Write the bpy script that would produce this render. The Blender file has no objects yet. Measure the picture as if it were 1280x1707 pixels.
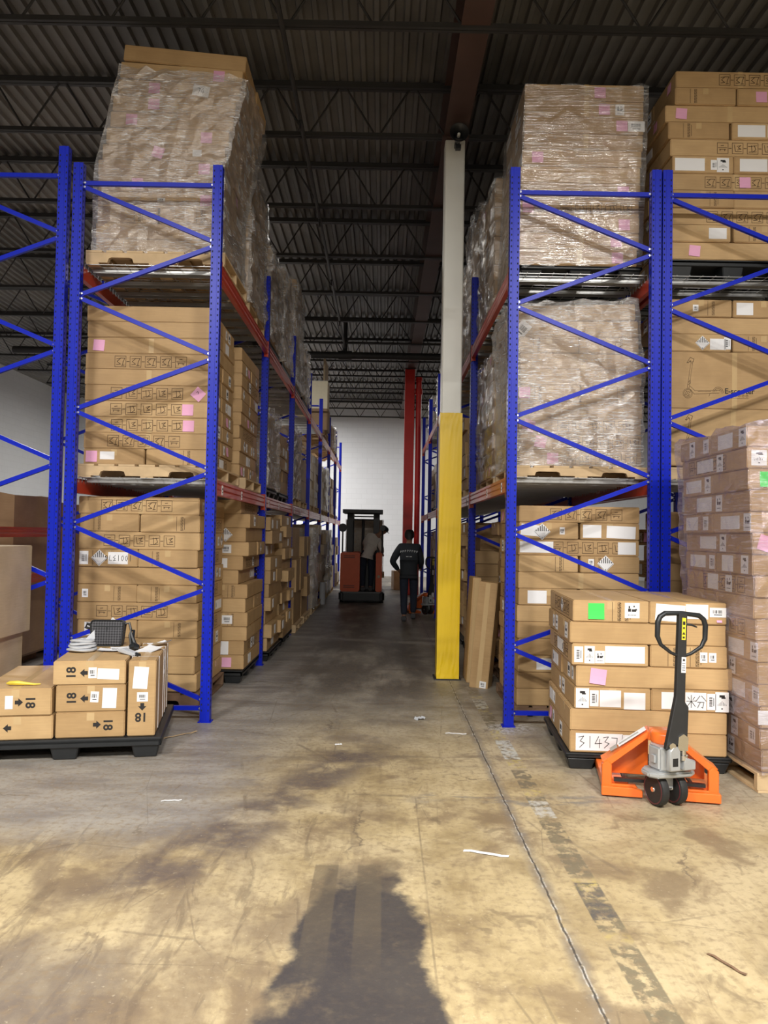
import bpy, bmesh, math, random
from mathutils import Vector, Matrix, Euler
R = math.radians
sc = bpy.context.scene
col = sc.collection
random.seed(7)

# ------------------------------------------------------------------ camera, exposure, lamps' layout
PITCH, ROLL, YAW, FPX = R(1.72), R(1.0), R(0.15), 1282.0
fw = Vector((math.sin(YAW)*math.cos(PITCH), math.cos(YAW)*math.cos(PITCH), math.sin(PITCH)))
r0 = Vector((math.cos(YAW), -math.sin(YAW), 0)); u0 = r0.cross(fw)
up = u0*math.cos(ROLL) - r0*math.sin(ROLL); rt = r0*math.cos(ROLL) + u0*math.sin(ROLL)
cd = bpy.data.cameras.new('camera'); cam = bpy.data.objects.new('camera', cd); col.objects.link(cam)
M = Matrix.Identity(4)
for i in range(3):
    M[i][0], M[i][1], M[i][2] = rt[i], up[i], -fw[i]
M[2][3] = 1.6
cam.matrix_world = M
cd.sensor_fit = 'VERTICAL'; cd.sensor_height = 32.0; cd.lens = 32.0*FPX/1707.0; cd.clip_end = 200
sc.camera = cam
vs = sc.view_settings
sc.display_settings.display_device = 'sRGB'
vs.view_transform = 'Standard'; vs.look = 'None'; vs.gamma = 1.0; vs.use_curve_mapping = False
vs.exposure = -0.06
w = bpy.data.worlds.new('world'); sc.world = w; w.use_nodes = True
w.node_tree.nodes['Background'].inputs[0].default_value = (0.8, 0.85, 1, 1)
w.node_tree.nodes['Background'].inputs[1].default_value = 0.03
sc.cycles.max_bounces = 10; sc.cycles.diffuse_bounces = 4; sc.cycles.glossy_bounces = 3
sc.cycles.transparent_max_bounces = 24; sc.cycles.use_denoising = True
sc.cycles.sample_clamp_indirect = 6.0
# x, y, watts, warm?
LAMPS = [(-3.3, -0.4, 600), (3.1, -0.4, 600), (0.0, -1.2, 620), (-3.3, -7, 420), (3.3, -7, 420),  # centre lamp and rearmost pair are unseen, added for fill light
         (-4.4, 12.95, 420), (4.9, 12.95, 120), (-4.4, 25.6, 820), (4.9, 25.6, 240)]
LAMP_COLOR = (1.0, 0.97, 0.92)

# ------------------------------------------------------------------ materials
def nodes(name):
    m = bpy.data.materials.new(name); m.use_nodes = True
    nt = m.node_tree; b = nt.nodes['Principled BSDF']
    return m, nt, b
def N(nt, t, **kw):
    n = nt.nodes.new(t)
    for k, v in kw.items():
        if k.startswith('i_'):
            n.inputs[int(k[2:])].default_value = v
        else:
            setattr(n, k, v)
    return n
def L(nt, a, ai, b, bi):
    nt.links.new(a.outputs[ai], b.inputs[bi])
def mix(nt, fac, a, b):
    n = nt.nodes.new('ShaderNodeMix'); n.data_type = 'RGBA'
    for s, v in ((0, fac), (6, a), (7, b)):
        if isinstance(v, tuple) and hasattr(v[0], 'outputs'):
            nt.links.new(v[0].outputs[v[1]], n.inputs[s])
        else:
            n.inputs[s].default_value = v if not isinstance(v, tuple) or len(v) == 4 else (*v, 1)
    return (n, 2)
def math_(nt, op, a, b=0.0, c=0.0):
    n = nt.nodes.new('ShaderNodeMath'); n.operation = op
    for s, v in ((0, a), (1, b), (2, c)):
        if isinstance(v, tuple): nt.links.new(v[0].outputs[v[1]], n.inputs[s])
        else: n.inputs[s].default_value = v
    return (n, 0)
def ramp(nt, src, p0, p1):
    n = nt.nodes.new('ShaderNodeMapRange'); n.interpolation_type = 'SMOOTHSTEP'
    nt.links.new(src[0].outputs[src[1]], n.inputs[0])
    n.inputs[1].default_value = p0; n.inputs[2].default_value = p1
    return (n, 0)
def plain(name, c, rough=0.5, metal=0.0, vary=0.08, scale=20.0, coat=0.0, emit=None, spec=0.5):
    m, nt, b = nodes(name)
    if vary > 0:
        tc = N(nt, 'ShaderNodeTexCoord'); ns = N(nt, 'ShaderNodeTexNoise'); ns.inputs['Scale'].default_value = scale
        L(nt, tc, 'Object', ns, 'Vector')
        x = mix(nt, (ns, 0), tuple(v*(1-vary) for v in c), tuple(min(1, v*(1+vary)) for v in c))
        nt.links.new(x[0].outputs[x[1]], b.inputs['Base Color'])
    else:
        b.inputs['Base Color'].default_value = (*c, 1)
    b.inputs['Roughness'].default_value = rough; b.inputs['Metallic'].default_value = metal
    b.inputs['Coat Weight'].default_value = coat; b.inputs['Specular IOR Level'].default_value = spec
    if emit:
        b.inputs['Emission Color'].default_value = (*c, 1); b.inputs['Emission Strength'].default_value = emit
    return m
def cardboard(name, ca, cb):
    m, nt, b = nodes(name)
    oi = N(nt, 'ShaderNodeObjectInfo'); ge = N(nt, 'ShaderNodeNewGeometry')
    f = math_(nt, 'FRACT', math_(nt, 'ADD', (oi, 'Random'), (ge, 'Random Per Island')))
    base = mix(nt, f, ca, cb)
    tc = N(nt, 'ShaderNodeTexCoord'); mp = N(nt, 'ShaderNodeMapping'); L(nt, tc, 'Object', mp, 0)
    mp.inputs['Scale'].default_value = (3, 3, 60)
    ns = N(nt, 'ShaderNodeTexNoise'); ns.inputs['Scale'].default_value = 2.0; ns.inputs['Detail'].default_value = 4
    L(nt, mp, 0, ns, 'Vector')
    n2 = N(nt, 'ShaderNodeTexNoise'); n2.inputs['Scale'].default_value = 4.0; n2.inputs['Detail'].default_value = 5
    L(nt, tc, 'Object', n2, 'Vector')
    h = mix(nt, ramp(nt, (ns, 0), 0.3, 0.75), (0.95, 0.945, 0.94), (1.03, 1.03, 1.02))
    h2 = mix(nt, ramp(nt, (n2, 0), 0.3, 0.7), (0.9, 0.88, 0.85), (1.06, 1.06, 1.06))
    mu = N(nt, 'ShaderNodeMix'); mu.data_type = 'RGBA'; mu.blend_type = 'MULTIPLY'; mu.inputs[0].default_value = 1
    nt.links.new(base[0].outputs[2], mu.inputs[6]); nt.links.new(h[0].outputs[2], mu.inputs[7])
    m2 = N(nt, 'ShaderNodeMix'); m2.data_type = 'RGBA'; m2.blend_type = 'MULTIPLY'; m2.inputs[0].default_value = 1
    nt.links.new(mu.outputs[2], m2.inputs[6]); nt.links.new(h2[0].outputs[2], m2.inputs[7])
    nt.links.new(m2.outputs[2], b.inputs['Base Color'])
    b.inputs['Roughness'].default_value = 0.55; b.inputs['Specular IOR Level'].default_value = 0.35
    bp = N(nt, 'ShaderNodeBump'); bp.inputs['Strength'].default_value = 0.12; bp.inputs['Distance'].default_value = 0.01
    L(nt, n2, 0, bp, 'Height'); L(nt, bp, 0, b, 'Normal')
    return m
def film(name, dens=0.2, tint=(1, 1, 1), rough=0.2, bump=0.8, bd=0.007, flat=False):
    m, nt, b = nodes(name)
    out = nt.nodes['Material Output']
    b.inputs['Base Color'].default_value = (*[0.80*t for t in tint], 1); b.inputs['Roughness'].default_value = 0.3
    tr = N(nt, 'ShaderNodeBsdfTransparent'); tr.inputs[0].default_value = (*[0.9+0.07*t for t in tint], 1)
    gl = N(nt, 'ShaderNodeBsdfGlossy'); gl.inputs['Roughness'].default_value = rough; gl.inputs['Color'].default_value = (*[0.95*t for t in tint], 1)
    tc = N(nt, 'ShaderNodeTexCoord')
    def streaks(scale, sc_, rot, det=5, dist=1.0):
        mp = N(nt, 'ShaderNodeMapping'); L(nt, tc, 'Object', mp, 0); mp.inputs['Scale'].default_value = sc_; mp.inputs['Rotation'].default_value = rot
        n = N(nt, 'ShaderNodeTexNoise'); n.inputs['Scale'].default_value = scale; n.inputs['Detail'].default_value = det; n.inputs['Distortion'].default_value = dist
        L(nt, mp, 0, n, 'Vector'); return (n, 0)
    n1 = streaks(3.0, (0.9, 0.9, 24), (0.03, -0.03, 0), 5, 0.4) if flat else streaks(4.6, (1.8, 1.8, 21), (0.20, -0.18, 0), 6, 0.7); n3 = streaks(7.0, (1.6, 1.6, 12), (-0.5, 0.6, 0), 4, 2.0); n2 = streaks(2.2, (1, 1, 1), (0, 0, 0), 3, 0)
    f = math_(nt, 'MAXIMUM', ramp(nt, n1, 0.52, 0.70), math_(nt, 'MULTIPLY', ramp(nt, n3, 0.56, 0.70), 0.8))
    f = math_(nt, 'MULTIPLY', f, ramp(nt, n2, 0.28, 0.62))
    f = math_(nt, 'MULTIPLY_ADD', f, dens, dens*0.16)
    hs = math_(nt, 'ADD', n1, math_(nt, 'MULTIPLY', n3, 0.1 if flat else 0.6))
    bp = N(nt, 'ShaderNodeBump'); bp.inputs['Strength'].default_value = bump; bp.inputs['Distance'].default_value = bd
    nt.links.new(hs[0].outputs[0], bp.inputs['Height']); L(nt, bp, 0, b, 'Normal'); L(nt, bp, 0, gl, 'Normal')
    fr_ = N(nt, 'ShaderNodeFresnel'); fr_.inputs['IOR'].default_value = 1.5; L(nt, bp, 0, fr_, 'Normal')
    mx = N(nt, 'ShaderNodeMixShader'); nt.links.new(f[0].outputs[0], mx.inputs[0]); L(nt, tr, 0, mx, 1); L(nt, b, 0, mx, 2)
    g2 = math_(nt, 'MULTIPLY_ADD', (fr_, 0), 0.6, 0.12)
    g2 = math_(nt, 'MINIMUM', g2, 0.5)
    m2 = N(nt, 'ShaderNodeMixShader'); nt.links.new(g2[0].outputs[0], m2.inputs[0]); L(nt, mx, 0, m2, 1); L(nt, gl, 0, m2, 2); L(nt, m2, 0, out, 0)
    return m

MAT = dict(
    card=cardboard('cardboard', (0.44, 0.285, 0.135), (0.56, 0.38, 0.19)),
    card_dark=cardboard('brown cardboard', (0.30, 0.19, 0.10), (0.36, 0.23, 0.13)),
    card_pale=cardboard('pale cardboard', (0.50, 0.40, 0.26), (0.58, 0.46, 0.31)),
    tape=plain('packing tape', (0.58, 0.41, 0.21), 0.22, vary=0.05),
    paper=plain('white paper', (0.84, 0.84, 0.85), 0.6, vary=0.03, scale=9),
    pink=plain('pink paper', (0.83, 0.42, 0.62), 0.7, vary=0.04),
    green=plain('green paper', (0.06, 0.75, 0.11), 0.7, vary=0.04),
    ink=plain('black ink', (0.018, 0.016, 0.016), 0.6, vary=0),
    print=plain('printed brown ink', (0.11, 0.065, 0.03), 0.7, vary=0),
    blue=plain('blue powder coat', (0.004, 0.017, 0.46), 0.36, vary=0.12, scale=6, coat=0.0, spec=0.3),
    hole=plain('dark hole', (0.004, 0.006, 0.03), 0.8, vary=0),
    bolt=plain('zinc bolt', (0.7, 0.7, 0.72), 0.3, 0.9, vary=0),
    orange=plain('orange red beam paint', (0.50, 0.050, 0.022), 0.35, vary=0.15, scale=5, coat=0.2),
    galv=plain('galvanised steel', (0.42, 0.42, 0.41), 0.38, 0.75, vary=0.2, scale=7),
    wood=plain('pallet wood', (0.58, 0.42, 0.24), 0.75, vary=0.28, scale=9),
    wood_dark=plain('old pallet wood', (0.20, 0.12, 0.07), 0.8, vary=0.3, scale=9),
    black=plain('black plastic', (0.016, 0.018, 0.020), 0.42, vary=0.2),
    rubber=plain('black rubber', (0.02, 0.02, 0.02), 0.6, vary=0.2),
    steel_dark=plain('dark painted steel', (0.030, 0.029, 0.029), 0.55, vary=0.3, scale=4),
    primer=plain('red oxide primer', (0.070, 0.036, 0.028), 0.6, vary=0.3, scale=3),
    white=plain('white paint', (0.80, 0.81, 0.76), 0.45, vary=0.06, scale=3),
    yellow=plain('yellow sleeve plastic', (0.82, 0.56, 0.012), 0.32, vary=0.06, scale=4, coat=0.3),
    red=plain('red paint', (0.70, 0.028, 0.02), 0.38, vary=0.1, scale=4),
    jack=plain('orange powder coat', (0.86, 0.165, 0.022), 0.34, vary=0.08, scale=12, coat=0.3),
    truck=plain('orange truck paint', (0.76, 0.12, 0.025), 0.4, vary=0.1, scale=6),
    grey=plain('grey cast metal', (0.46, 0.48, 0.49), 0.38, 0.35, vary=0.1),
    chrome=plain('bright steel', (0.7, 0.7, 0.7), 0.2, 1.0, vary=0),
    maroon=plain('maroon polyurethane', (0.10, 0.025, 0.028), 0.35, vary=0.2),
    film=film('stretch film', 0.85),
    film_glossy=film('glossy stretch film', 0.42, (1, 1, 1), 0.14, 1.0, 0.006, True),
    film_soft=film('soft stretch film', 0.34),
    film_violet=film('violet grey stretch film', 0.34, (0.80, 0.75, 0.92)),
    jeans=plain('dark denim', (0.022, 0.03, 0.052), 0.85, vary=0.3, scale=25),
    hoodie=plain('pale grey jersey', (0.76, 0.73, 0.67), 0.9, vary=0.12, scale=14),
    jacket=plain('black cloth', (0.020, 0.025, 0.032), 0.8, vary=0.3, scale=10),
    skin=plain('skin', (0.34, 0.18, 0.11), 0.55, vary=0.06),
    hair=plain('black hair', (0.008, 0.007, 0.007), 0.55, vary=0.2, scale=60),
    shoe=plain('dark shoe', (0.03, 0.03, 0.035), 0.6, vary=0.2),
    grey_cloth=plain('pale grey cloth', (0.50, 0.52, 0.55), 0.7, vary=0.1),
    banana=plain('yellow peel', (0.75, 0.58, 0.06), 0.5, vary=0.15, scale=40),
    lamp=plain('lamp diffuser', (1.0, 0.96, 0.88), 0.5, vary=0, emit=6.0),
    caution=plain('yellow sticker', (0.85, 0.70, 0.04), 0.5, vary=0),
)
def bag_mat():
    m, nt, b = nodes('checked coated canvas')
    tc = N(nt, 'ShaderNodeTexCoord'); mp = N(nt, 'ShaderNodeMapping'); L(nt, tc, 'Object', mp, 0)
    mp.inputs['Rotation'].default_value = (0, R(45), 0); mp.inputs['Scale'].default_value = (70, 0.01, 70)
    ck = N(nt, 'ShaderNodeTexChecker'); ck.inputs['Scale'].default_value = 1.0
    ck.inputs[1].default_value = (0.016, 0.016, 0.02, 1); ck.inputs[2].default_value = (0.09, 0.09, 0.10, 1)
    L(nt, mp, 0, ck, 0); L(nt, ck, 0, b, 'Base Color'); b.inputs['Roughness'].default_value = 0.45
    return m
MAT['bag'] = bag_mat()
def floor_mat():
    m, nt, b = nodes('stained concrete floor')
    ge = N(nt, 'ShaderNodeNewGeometry'); sp = N(nt, 'ShaderNodeSeparateXYZ'); L(nt, ge, 'Position', sp, 0)
    X, Y = (sp, 0), (sp, 1)
    def noise(scale, detail=6, sx=1, sy=1, dist=0.0, rz=0, off=0):
        mp = N(nt, 'ShaderNodeMapping'); L(nt, ge, 'Position', mp, 0)
        mp.inputs['Scale'].default_value = (sx, sy, 1); mp.inputs['Rotation'].default_value = (0, 0, rz)
        mp.inputs['Location'].default_value = (off, off*1.7, 0)
        n = N(nt, 'ShaderNodeTexNoise'); n.inputs['Scale'].default_value = scale; n.inputs['Detail'].default_value = detail
        n.inputs['Roughness'].default_value = 0.62; n.inputs['Distortion'].default_value = dist
        L(nt, mp, 0, n, 'Vector'); return (n, 0)
    def inv(a): return math_(nt, 'SUBTRACT', 1.0, a)
    def mul(*a):
        x = a[0]
        for y in a[1:]: x = math_(nt, 'MULTIPLY', x, y)
        return x
    fine = noise(26, 8); med = noise(3.2, 8, off=3); big = noise(0.9, 6, dist=0.6, off=9)
    streak = noise(3.0, 7, sx=5.0, sy=0.7, dist=0.5, rz=0.12, off=5); warp = noise(5.0, 5, off=13)
    xw = math_(nt, 'MULTIPLY_ADD', math_(nt, 'SUBTRACT', warp, 0.5), 0.35, X)
    yw = math_(nt, 'MULTIPLY_ADD', math_(nt, 'SUBTRACT', med, 0.5), 0.5, Y)
    c = mix(nt, ramp(nt, med, 0.30, 0.70), (0.30, 0.225, 0.115), (0.50, 0.395, 0.22))
    c = mix(nt, mul(ramp(nt, big, 0.44, 0.62), 0.7), c, (0.54, 0.44, 0.27))
    c = mix(nt, mul(ramp(nt, streak, 0.52, 0.68), 0.32), c, (0.19, 0.13, 0.07))
    c = mix(nt, mul(ramp(nt, noise(2.1, 10, off=21, dist=0.35), 0.51, 0.64), 0.75), c, (0.19, 0.135, 0.08))
    c = mix(nt, mul(ramp(nt, noise(5.5, 8, off=24, dist=0.8), 0.60, 0.68), 0.5), c, (0.13, 0.095, 0.06))
    # grimier left half of the foreground
    gl_ = mul(inv(ramp(nt, xw, -0.25, 0.15)), inv(ramp(nt, yw, 4.2, 5.0)))
    c = mix(nt, mul(gl_, ramp(nt, noise(1.5, 9, sx=1.5, sy=0.8, off=37, dist=0.4), 0.42, 0.62), 0.72), c, (0.17, 0.125, 0.085))
    c = mix(nt, mul(gl_, ramp(nt, noise(2.6, 9, sx=3.0, sy=0.6, rz=0.1, off=47, dist=1.0), 0.55, 0.63), 0.45), c, (0.115, 0.085, 0.06))
    # greyer, darker zone deeper in the aisle and towards the racks
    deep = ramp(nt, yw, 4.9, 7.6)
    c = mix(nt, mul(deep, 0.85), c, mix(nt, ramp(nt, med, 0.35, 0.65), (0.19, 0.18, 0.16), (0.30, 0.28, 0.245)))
    left = mul(inv(ramp(nt, xw, -1.2, -0.35)), ramp(nt, yw, 3.75, 4.35))
    c = mix(nt, mul(left, 0.85), c, mix(nt, ramp(nt, noise(2.0, 8, sx=0.6, sy=2.0, off=3.3), 0.38, 0.62), (0.20, 0.19, 0.19), (0.33, 0.315, 0.295)))
    rgt = mul(ramp(nt, xw, 1.0, 1.5), ramp(nt, yw, 4.3, 5.0))
    c = mix(nt, mul(rgt, 0.7), c, (0.33, 0.30, 0.25))
    # dark middle lane
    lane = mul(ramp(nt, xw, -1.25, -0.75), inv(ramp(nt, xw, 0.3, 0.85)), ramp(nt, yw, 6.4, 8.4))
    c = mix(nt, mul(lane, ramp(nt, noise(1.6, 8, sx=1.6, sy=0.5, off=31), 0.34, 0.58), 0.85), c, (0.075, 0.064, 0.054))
    for ya_ in (5.6, 7.3, 9.2):
        sc_ = mul(ramp(nt, math_(nt, 'ABSOLUTE', math_(nt, 'SUBTRACT', yw, ya_)), 0.30, 0.05), ramp(nt, noise(2.6, 8, sx=0.5, sy=2.2, off=ya_), 0.46, 0.62))
        c = mix(nt, mul(sc_, 0.55), c, (0.13, 0.10, 0.075))
    # dark patch, widening towards the camera, and the diagonal dark trail
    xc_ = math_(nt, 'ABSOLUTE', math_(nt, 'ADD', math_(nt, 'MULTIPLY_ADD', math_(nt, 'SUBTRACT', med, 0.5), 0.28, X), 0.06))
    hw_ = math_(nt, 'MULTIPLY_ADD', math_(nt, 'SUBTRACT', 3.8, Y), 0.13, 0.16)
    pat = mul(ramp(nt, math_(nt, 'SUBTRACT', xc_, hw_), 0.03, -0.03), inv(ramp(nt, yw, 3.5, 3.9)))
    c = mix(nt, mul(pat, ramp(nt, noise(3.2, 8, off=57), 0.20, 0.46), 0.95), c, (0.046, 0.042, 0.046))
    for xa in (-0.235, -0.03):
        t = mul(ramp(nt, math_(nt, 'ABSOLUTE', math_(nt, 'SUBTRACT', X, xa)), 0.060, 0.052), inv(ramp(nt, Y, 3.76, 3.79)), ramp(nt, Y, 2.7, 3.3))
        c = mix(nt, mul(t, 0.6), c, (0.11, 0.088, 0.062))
    dg = math_(nt, 'ABSOLUTE', math_(nt, 'SUBTRACT', math_(nt, 'MULTIPLY_ADD', X, 1.0, 1.02), math_(nt, 'MULTIPLY', math_(nt, 'SUBTRACT', yw, 3.6), 0.42)))
    trail = mul(ramp(nt, dg, 0.36, 0.08), ramp(nt, yw, 3.2, 3.7), inv(ramp(nt, yw, 5.6, 6.3)), ramp(nt, noise(2.6, 9, off=41), 0.36, 0.56))
    c = mix(nt, mul(trail, 0.85), c, (0.105, 0.082, 0.075))
    lf = mul(inv(ramp(nt, xw, -1.05, -0.75)), inv(ramp(nt, yw, 2.85, 3.15)))
    c = mix(nt, mul(lf, 0.7), c, (0.14, 0.115, 0.10))
    # a smeared line across the joint
    sm = mul(ramp(nt, math_(nt, 'ABSOLUTE', math_(nt, 'SUBTRACT', yw, 4.75)), 0.10, 0.02), ramp(nt, X, 0.1, 0.35), inv(ramp(nt, X, 1.2, 1.7)), ramp(nt, noise(5, 8, sx=0.7, sy=3, off=67), 0.42, 0.58))
    c = mix(nt, mul(sm, 0.75), c, (0.16, 0.155, 0.15))
    # worn tape line
    dx = math_(nt, 'ABSOLUTE', math_(nt, 'SUBTRACT', X, 0.975))
    ln = mul(ramp(nt, dx, 0.062, 0.054), inv(ramp(nt, Y, 8.0, 8.2)), ramp(nt, Y, 2.0, 2.1))
    seg = N(nt, 'ShaderNodeTexNoise'); seg.noise_dimensions = '1D'; seg.inputs['Scale'].default_value = 2.3; seg.inputs['Detail'].default_value = 1
    nt.links.new(Y[0].outputs[1], seg.inputs['W'])
    worn = ramp(nt, noise(14, 6, off=51), 0.42, 0.52)
    c = mix(nt, mul(ln, worn, ramp(nt, (seg, 0), 0.42, 0.5), 0.85), c, (0.15, 0.13, 0.085))
    c = mix(nt, mul(ln, ramp(nt, noise(24, 6, off=61), 0.5, 0.56), inv(ramp(nt, (seg, 0), 0.36, 0.48)), 0.6), c, (0.50, 0.40, 0.10))
    for ya, yb, cc in ((3.28, 3.62, (0.085, 0.082, 0.08)), (4.45, 4.72, (0.5, 0.49, 0.45)), (5.6, 6.1, (0.55, 0.55, 0.5)), (7.2, 7.6, (0.5, 0.5, 0.45))):
        s = mul(ln, ramp(nt, Y, ya-0.01, ya), inv(ramp(nt, Y, yb, yb+0.01)), ramp(nt, noise(16, 8, off=71), 0.40, 0.56))
        c = mix(nt, mul(s, 0.85), c, cc)
    # expansion joint
    jw = math_(nt, 'MULTIPLY_ADD', math_(nt, 'SUBTRACT', noise(7, 6, off=81), 0.5), 0.03, X)
    dj = math_(nt, 'ABSOLUTE', math_(nt, 'SUBTRACT', jw, 0.775))
    c = mix(nt, mul(ramp(nt, dj, 0.06, 0.008), ramp(nt, noise(3, 6, off=77), 0.3, 0.6), 0.7), c, (0.17, 0.155, 0.14))
    c = mix(nt, mul(ramp(nt, dj, 0.014, 0.006), ramp(nt, noise(16, 6, off=91), 0.46, 0.60), 0.75), c, (0.52, 0.50, 0.46))
    c = mix(nt, mul(ramp(nt, dj, 0.006, 0.003), 0.9), c, (0.05, 0.045, 0.04))
    # dust by the right post foot
    dp = math_(nt, 'SQRT', math_(nt, 'ADD', math_(nt, 'POWER', math_(nt, 'SUBTRACT', xw, 1.12), 2.0), math_(nt, 'POWER', math_(nt, 'SUBTRACT', yw, 6.52), 2.0)))
    c = mix(nt, mul(ramp(nt, dp, 0.26, 0.08), ramp(nt, fine, 0.42, 0.6)), c, (0.74, 0.74, 0.72))
    # fine speckle
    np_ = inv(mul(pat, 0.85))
    for sx_, sy_, rz_, of_, st_ in ((1.3, 0.33, 0.30, 7.7, 0.5), (0.5, 1.4, -0.2, 2.9, 0.35), (2.6, 0.7, 0.12, 5.1, 0.4)):
        mp2 = N(nt, 'ShaderNodeMapping'); L(nt, ge, 'Position', mp2, 0)
        mp2.inputs['Scale'].default_value = (sx_, sy_, 1); mp2.inputs['Rotation'].default_value = (0, 0, rz_); mp2.inputs['Location'].default_value = (of_, of_, 0)
        vo2 = N(nt, 'ShaderNodeTexVoronoi'); vo2.feature = 'DISTANCE_TO_EDGE'; vo2.inputs['Scale'].default_value = 1.0
        L(nt, mp2, 0, vo2, 'Vector')
        c = mix(nt, mul(ramp(nt, (vo2, 0), 0.007, 0.002), ramp(nt, noise(1.7, 6, off=of_*3), 0.48, 0.62), np_, st_), c, (0.11, 0.085, 0.06))
    c = mix(nt, mul(ramp(nt, fine, 0.46, 0.68), np_, 0.55), c, (0.22, 0.16, 0.095))
    c = mix(nt, mul(ramp(nt, noise(44, 6, off=17), 0.60, 0.74), np_, 0.3), c, (0.80, 0.70, 0.50))
    vo = N(nt, 'ShaderNodeTexVoronoi'); vo.feature = 'DISTANCE_TO_EDGE'; vo.inputs['Scale'].default_value = 0.55
    mp = N(nt, 'ShaderNodeMapping'); L(nt, ge, 'Position', mp, 0); cb = N(nt, 'ShaderNodeCombineXYZ')
    nt.links.new(xw[0].outputs[0], cb.inputs[0]); nt.links.new(yw[0].outputs[0], cb.inputs[1]); L(nt, cb, 0, vo, 'Vector')
    c = mix(nt, mul(ramp(nt, (vo, 0), 0.006, 0.002), ramp(nt, noise(1.1, 4, off=27), 0.5, 0.6), np_, 0.6), c, (0.13, 0.10, 0.07))
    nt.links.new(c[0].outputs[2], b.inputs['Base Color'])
    rr = math_(nt, 'MULTIPLY_ADD', med, 0.25, 0.36); nt.links.new(rr[0].outputs[0], b.inputs['Roughness'])
    bp = N(nt, 'ShaderNodeBump'); bp.inputs['Strength'].default_value = 0.25; bp.inputs['Distance'].default_value = 0.01
    nt.links.new(fine[0].outputs[0], bp.inputs['Height']); L(nt, bp, 0, b, 'Normal')
    return m
def block_mat(name, c, axis):
    m, nt, b = nodes(name)
    ge = N(nt, 'ShaderNodeNewGeometry'); sp = N(nt, 'ShaderNodeSeparateXYZ'); L(nt, ge, 'Position', sp, 0)
    cb = N(nt, 'ShaderNodeCombineXYZ'); L(nt, sp, axis, cb, 0); L(nt, sp, 2, cb, 1)
    br = N(nt, 'ShaderNodeTexBrick'); L(nt, cb, 0, br, 0)
    br.inputs['Scale'].default_value = 1.0; br.inputs['Brick Width'].default_value = 0.4; br.inputs['Row Height'].default_value = 0.2
    br.inputs['Mortar Size'].default_value = 0.008; br.inputs['Color1'].default_value = (*c, 1)
    br.inputs['Color2'].default_value = (*[v*0.97 for v in c], 1); br.inputs['Mortar'].default_value = (*[v*0.91 for v in c], 1)
    L(nt, br, 0, b, 'Base Color'); b.inputs['Roughness'].default_value = 0.5
    return m
def deck_mat():
    m, nt, b = nodes('grey steel roof deck')
    ge = N(nt, 'ShaderNodeNewGeometry'); n = N(nt, 'ShaderNodeTexNoise'); n.inputs['Scale'].default_value = 0.7; n.inputs['Detail'].default_value = 8
    L(nt, ge, 'Position', n, 'Vector')
    x = mix(nt, ramp(nt, (n, 0), 0.35, 0.7), (0.10, 0.096, 0.09), (0.20, 0.19, 0.175))
    nt.links.new(x[0].outputs[2], b.inputs['Base Color']); b.inputs['Roughness'].default_value = 0.5; b.inputs['Metallic'].default_value = 0.2
    return m
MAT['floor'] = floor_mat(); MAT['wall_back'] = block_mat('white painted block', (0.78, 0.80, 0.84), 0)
MAT['wall_side'] = block_mat('pale grey painted block', (0.52, 0.53, 0.54), 1); MAT['deck'] = deck_mat()

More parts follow.
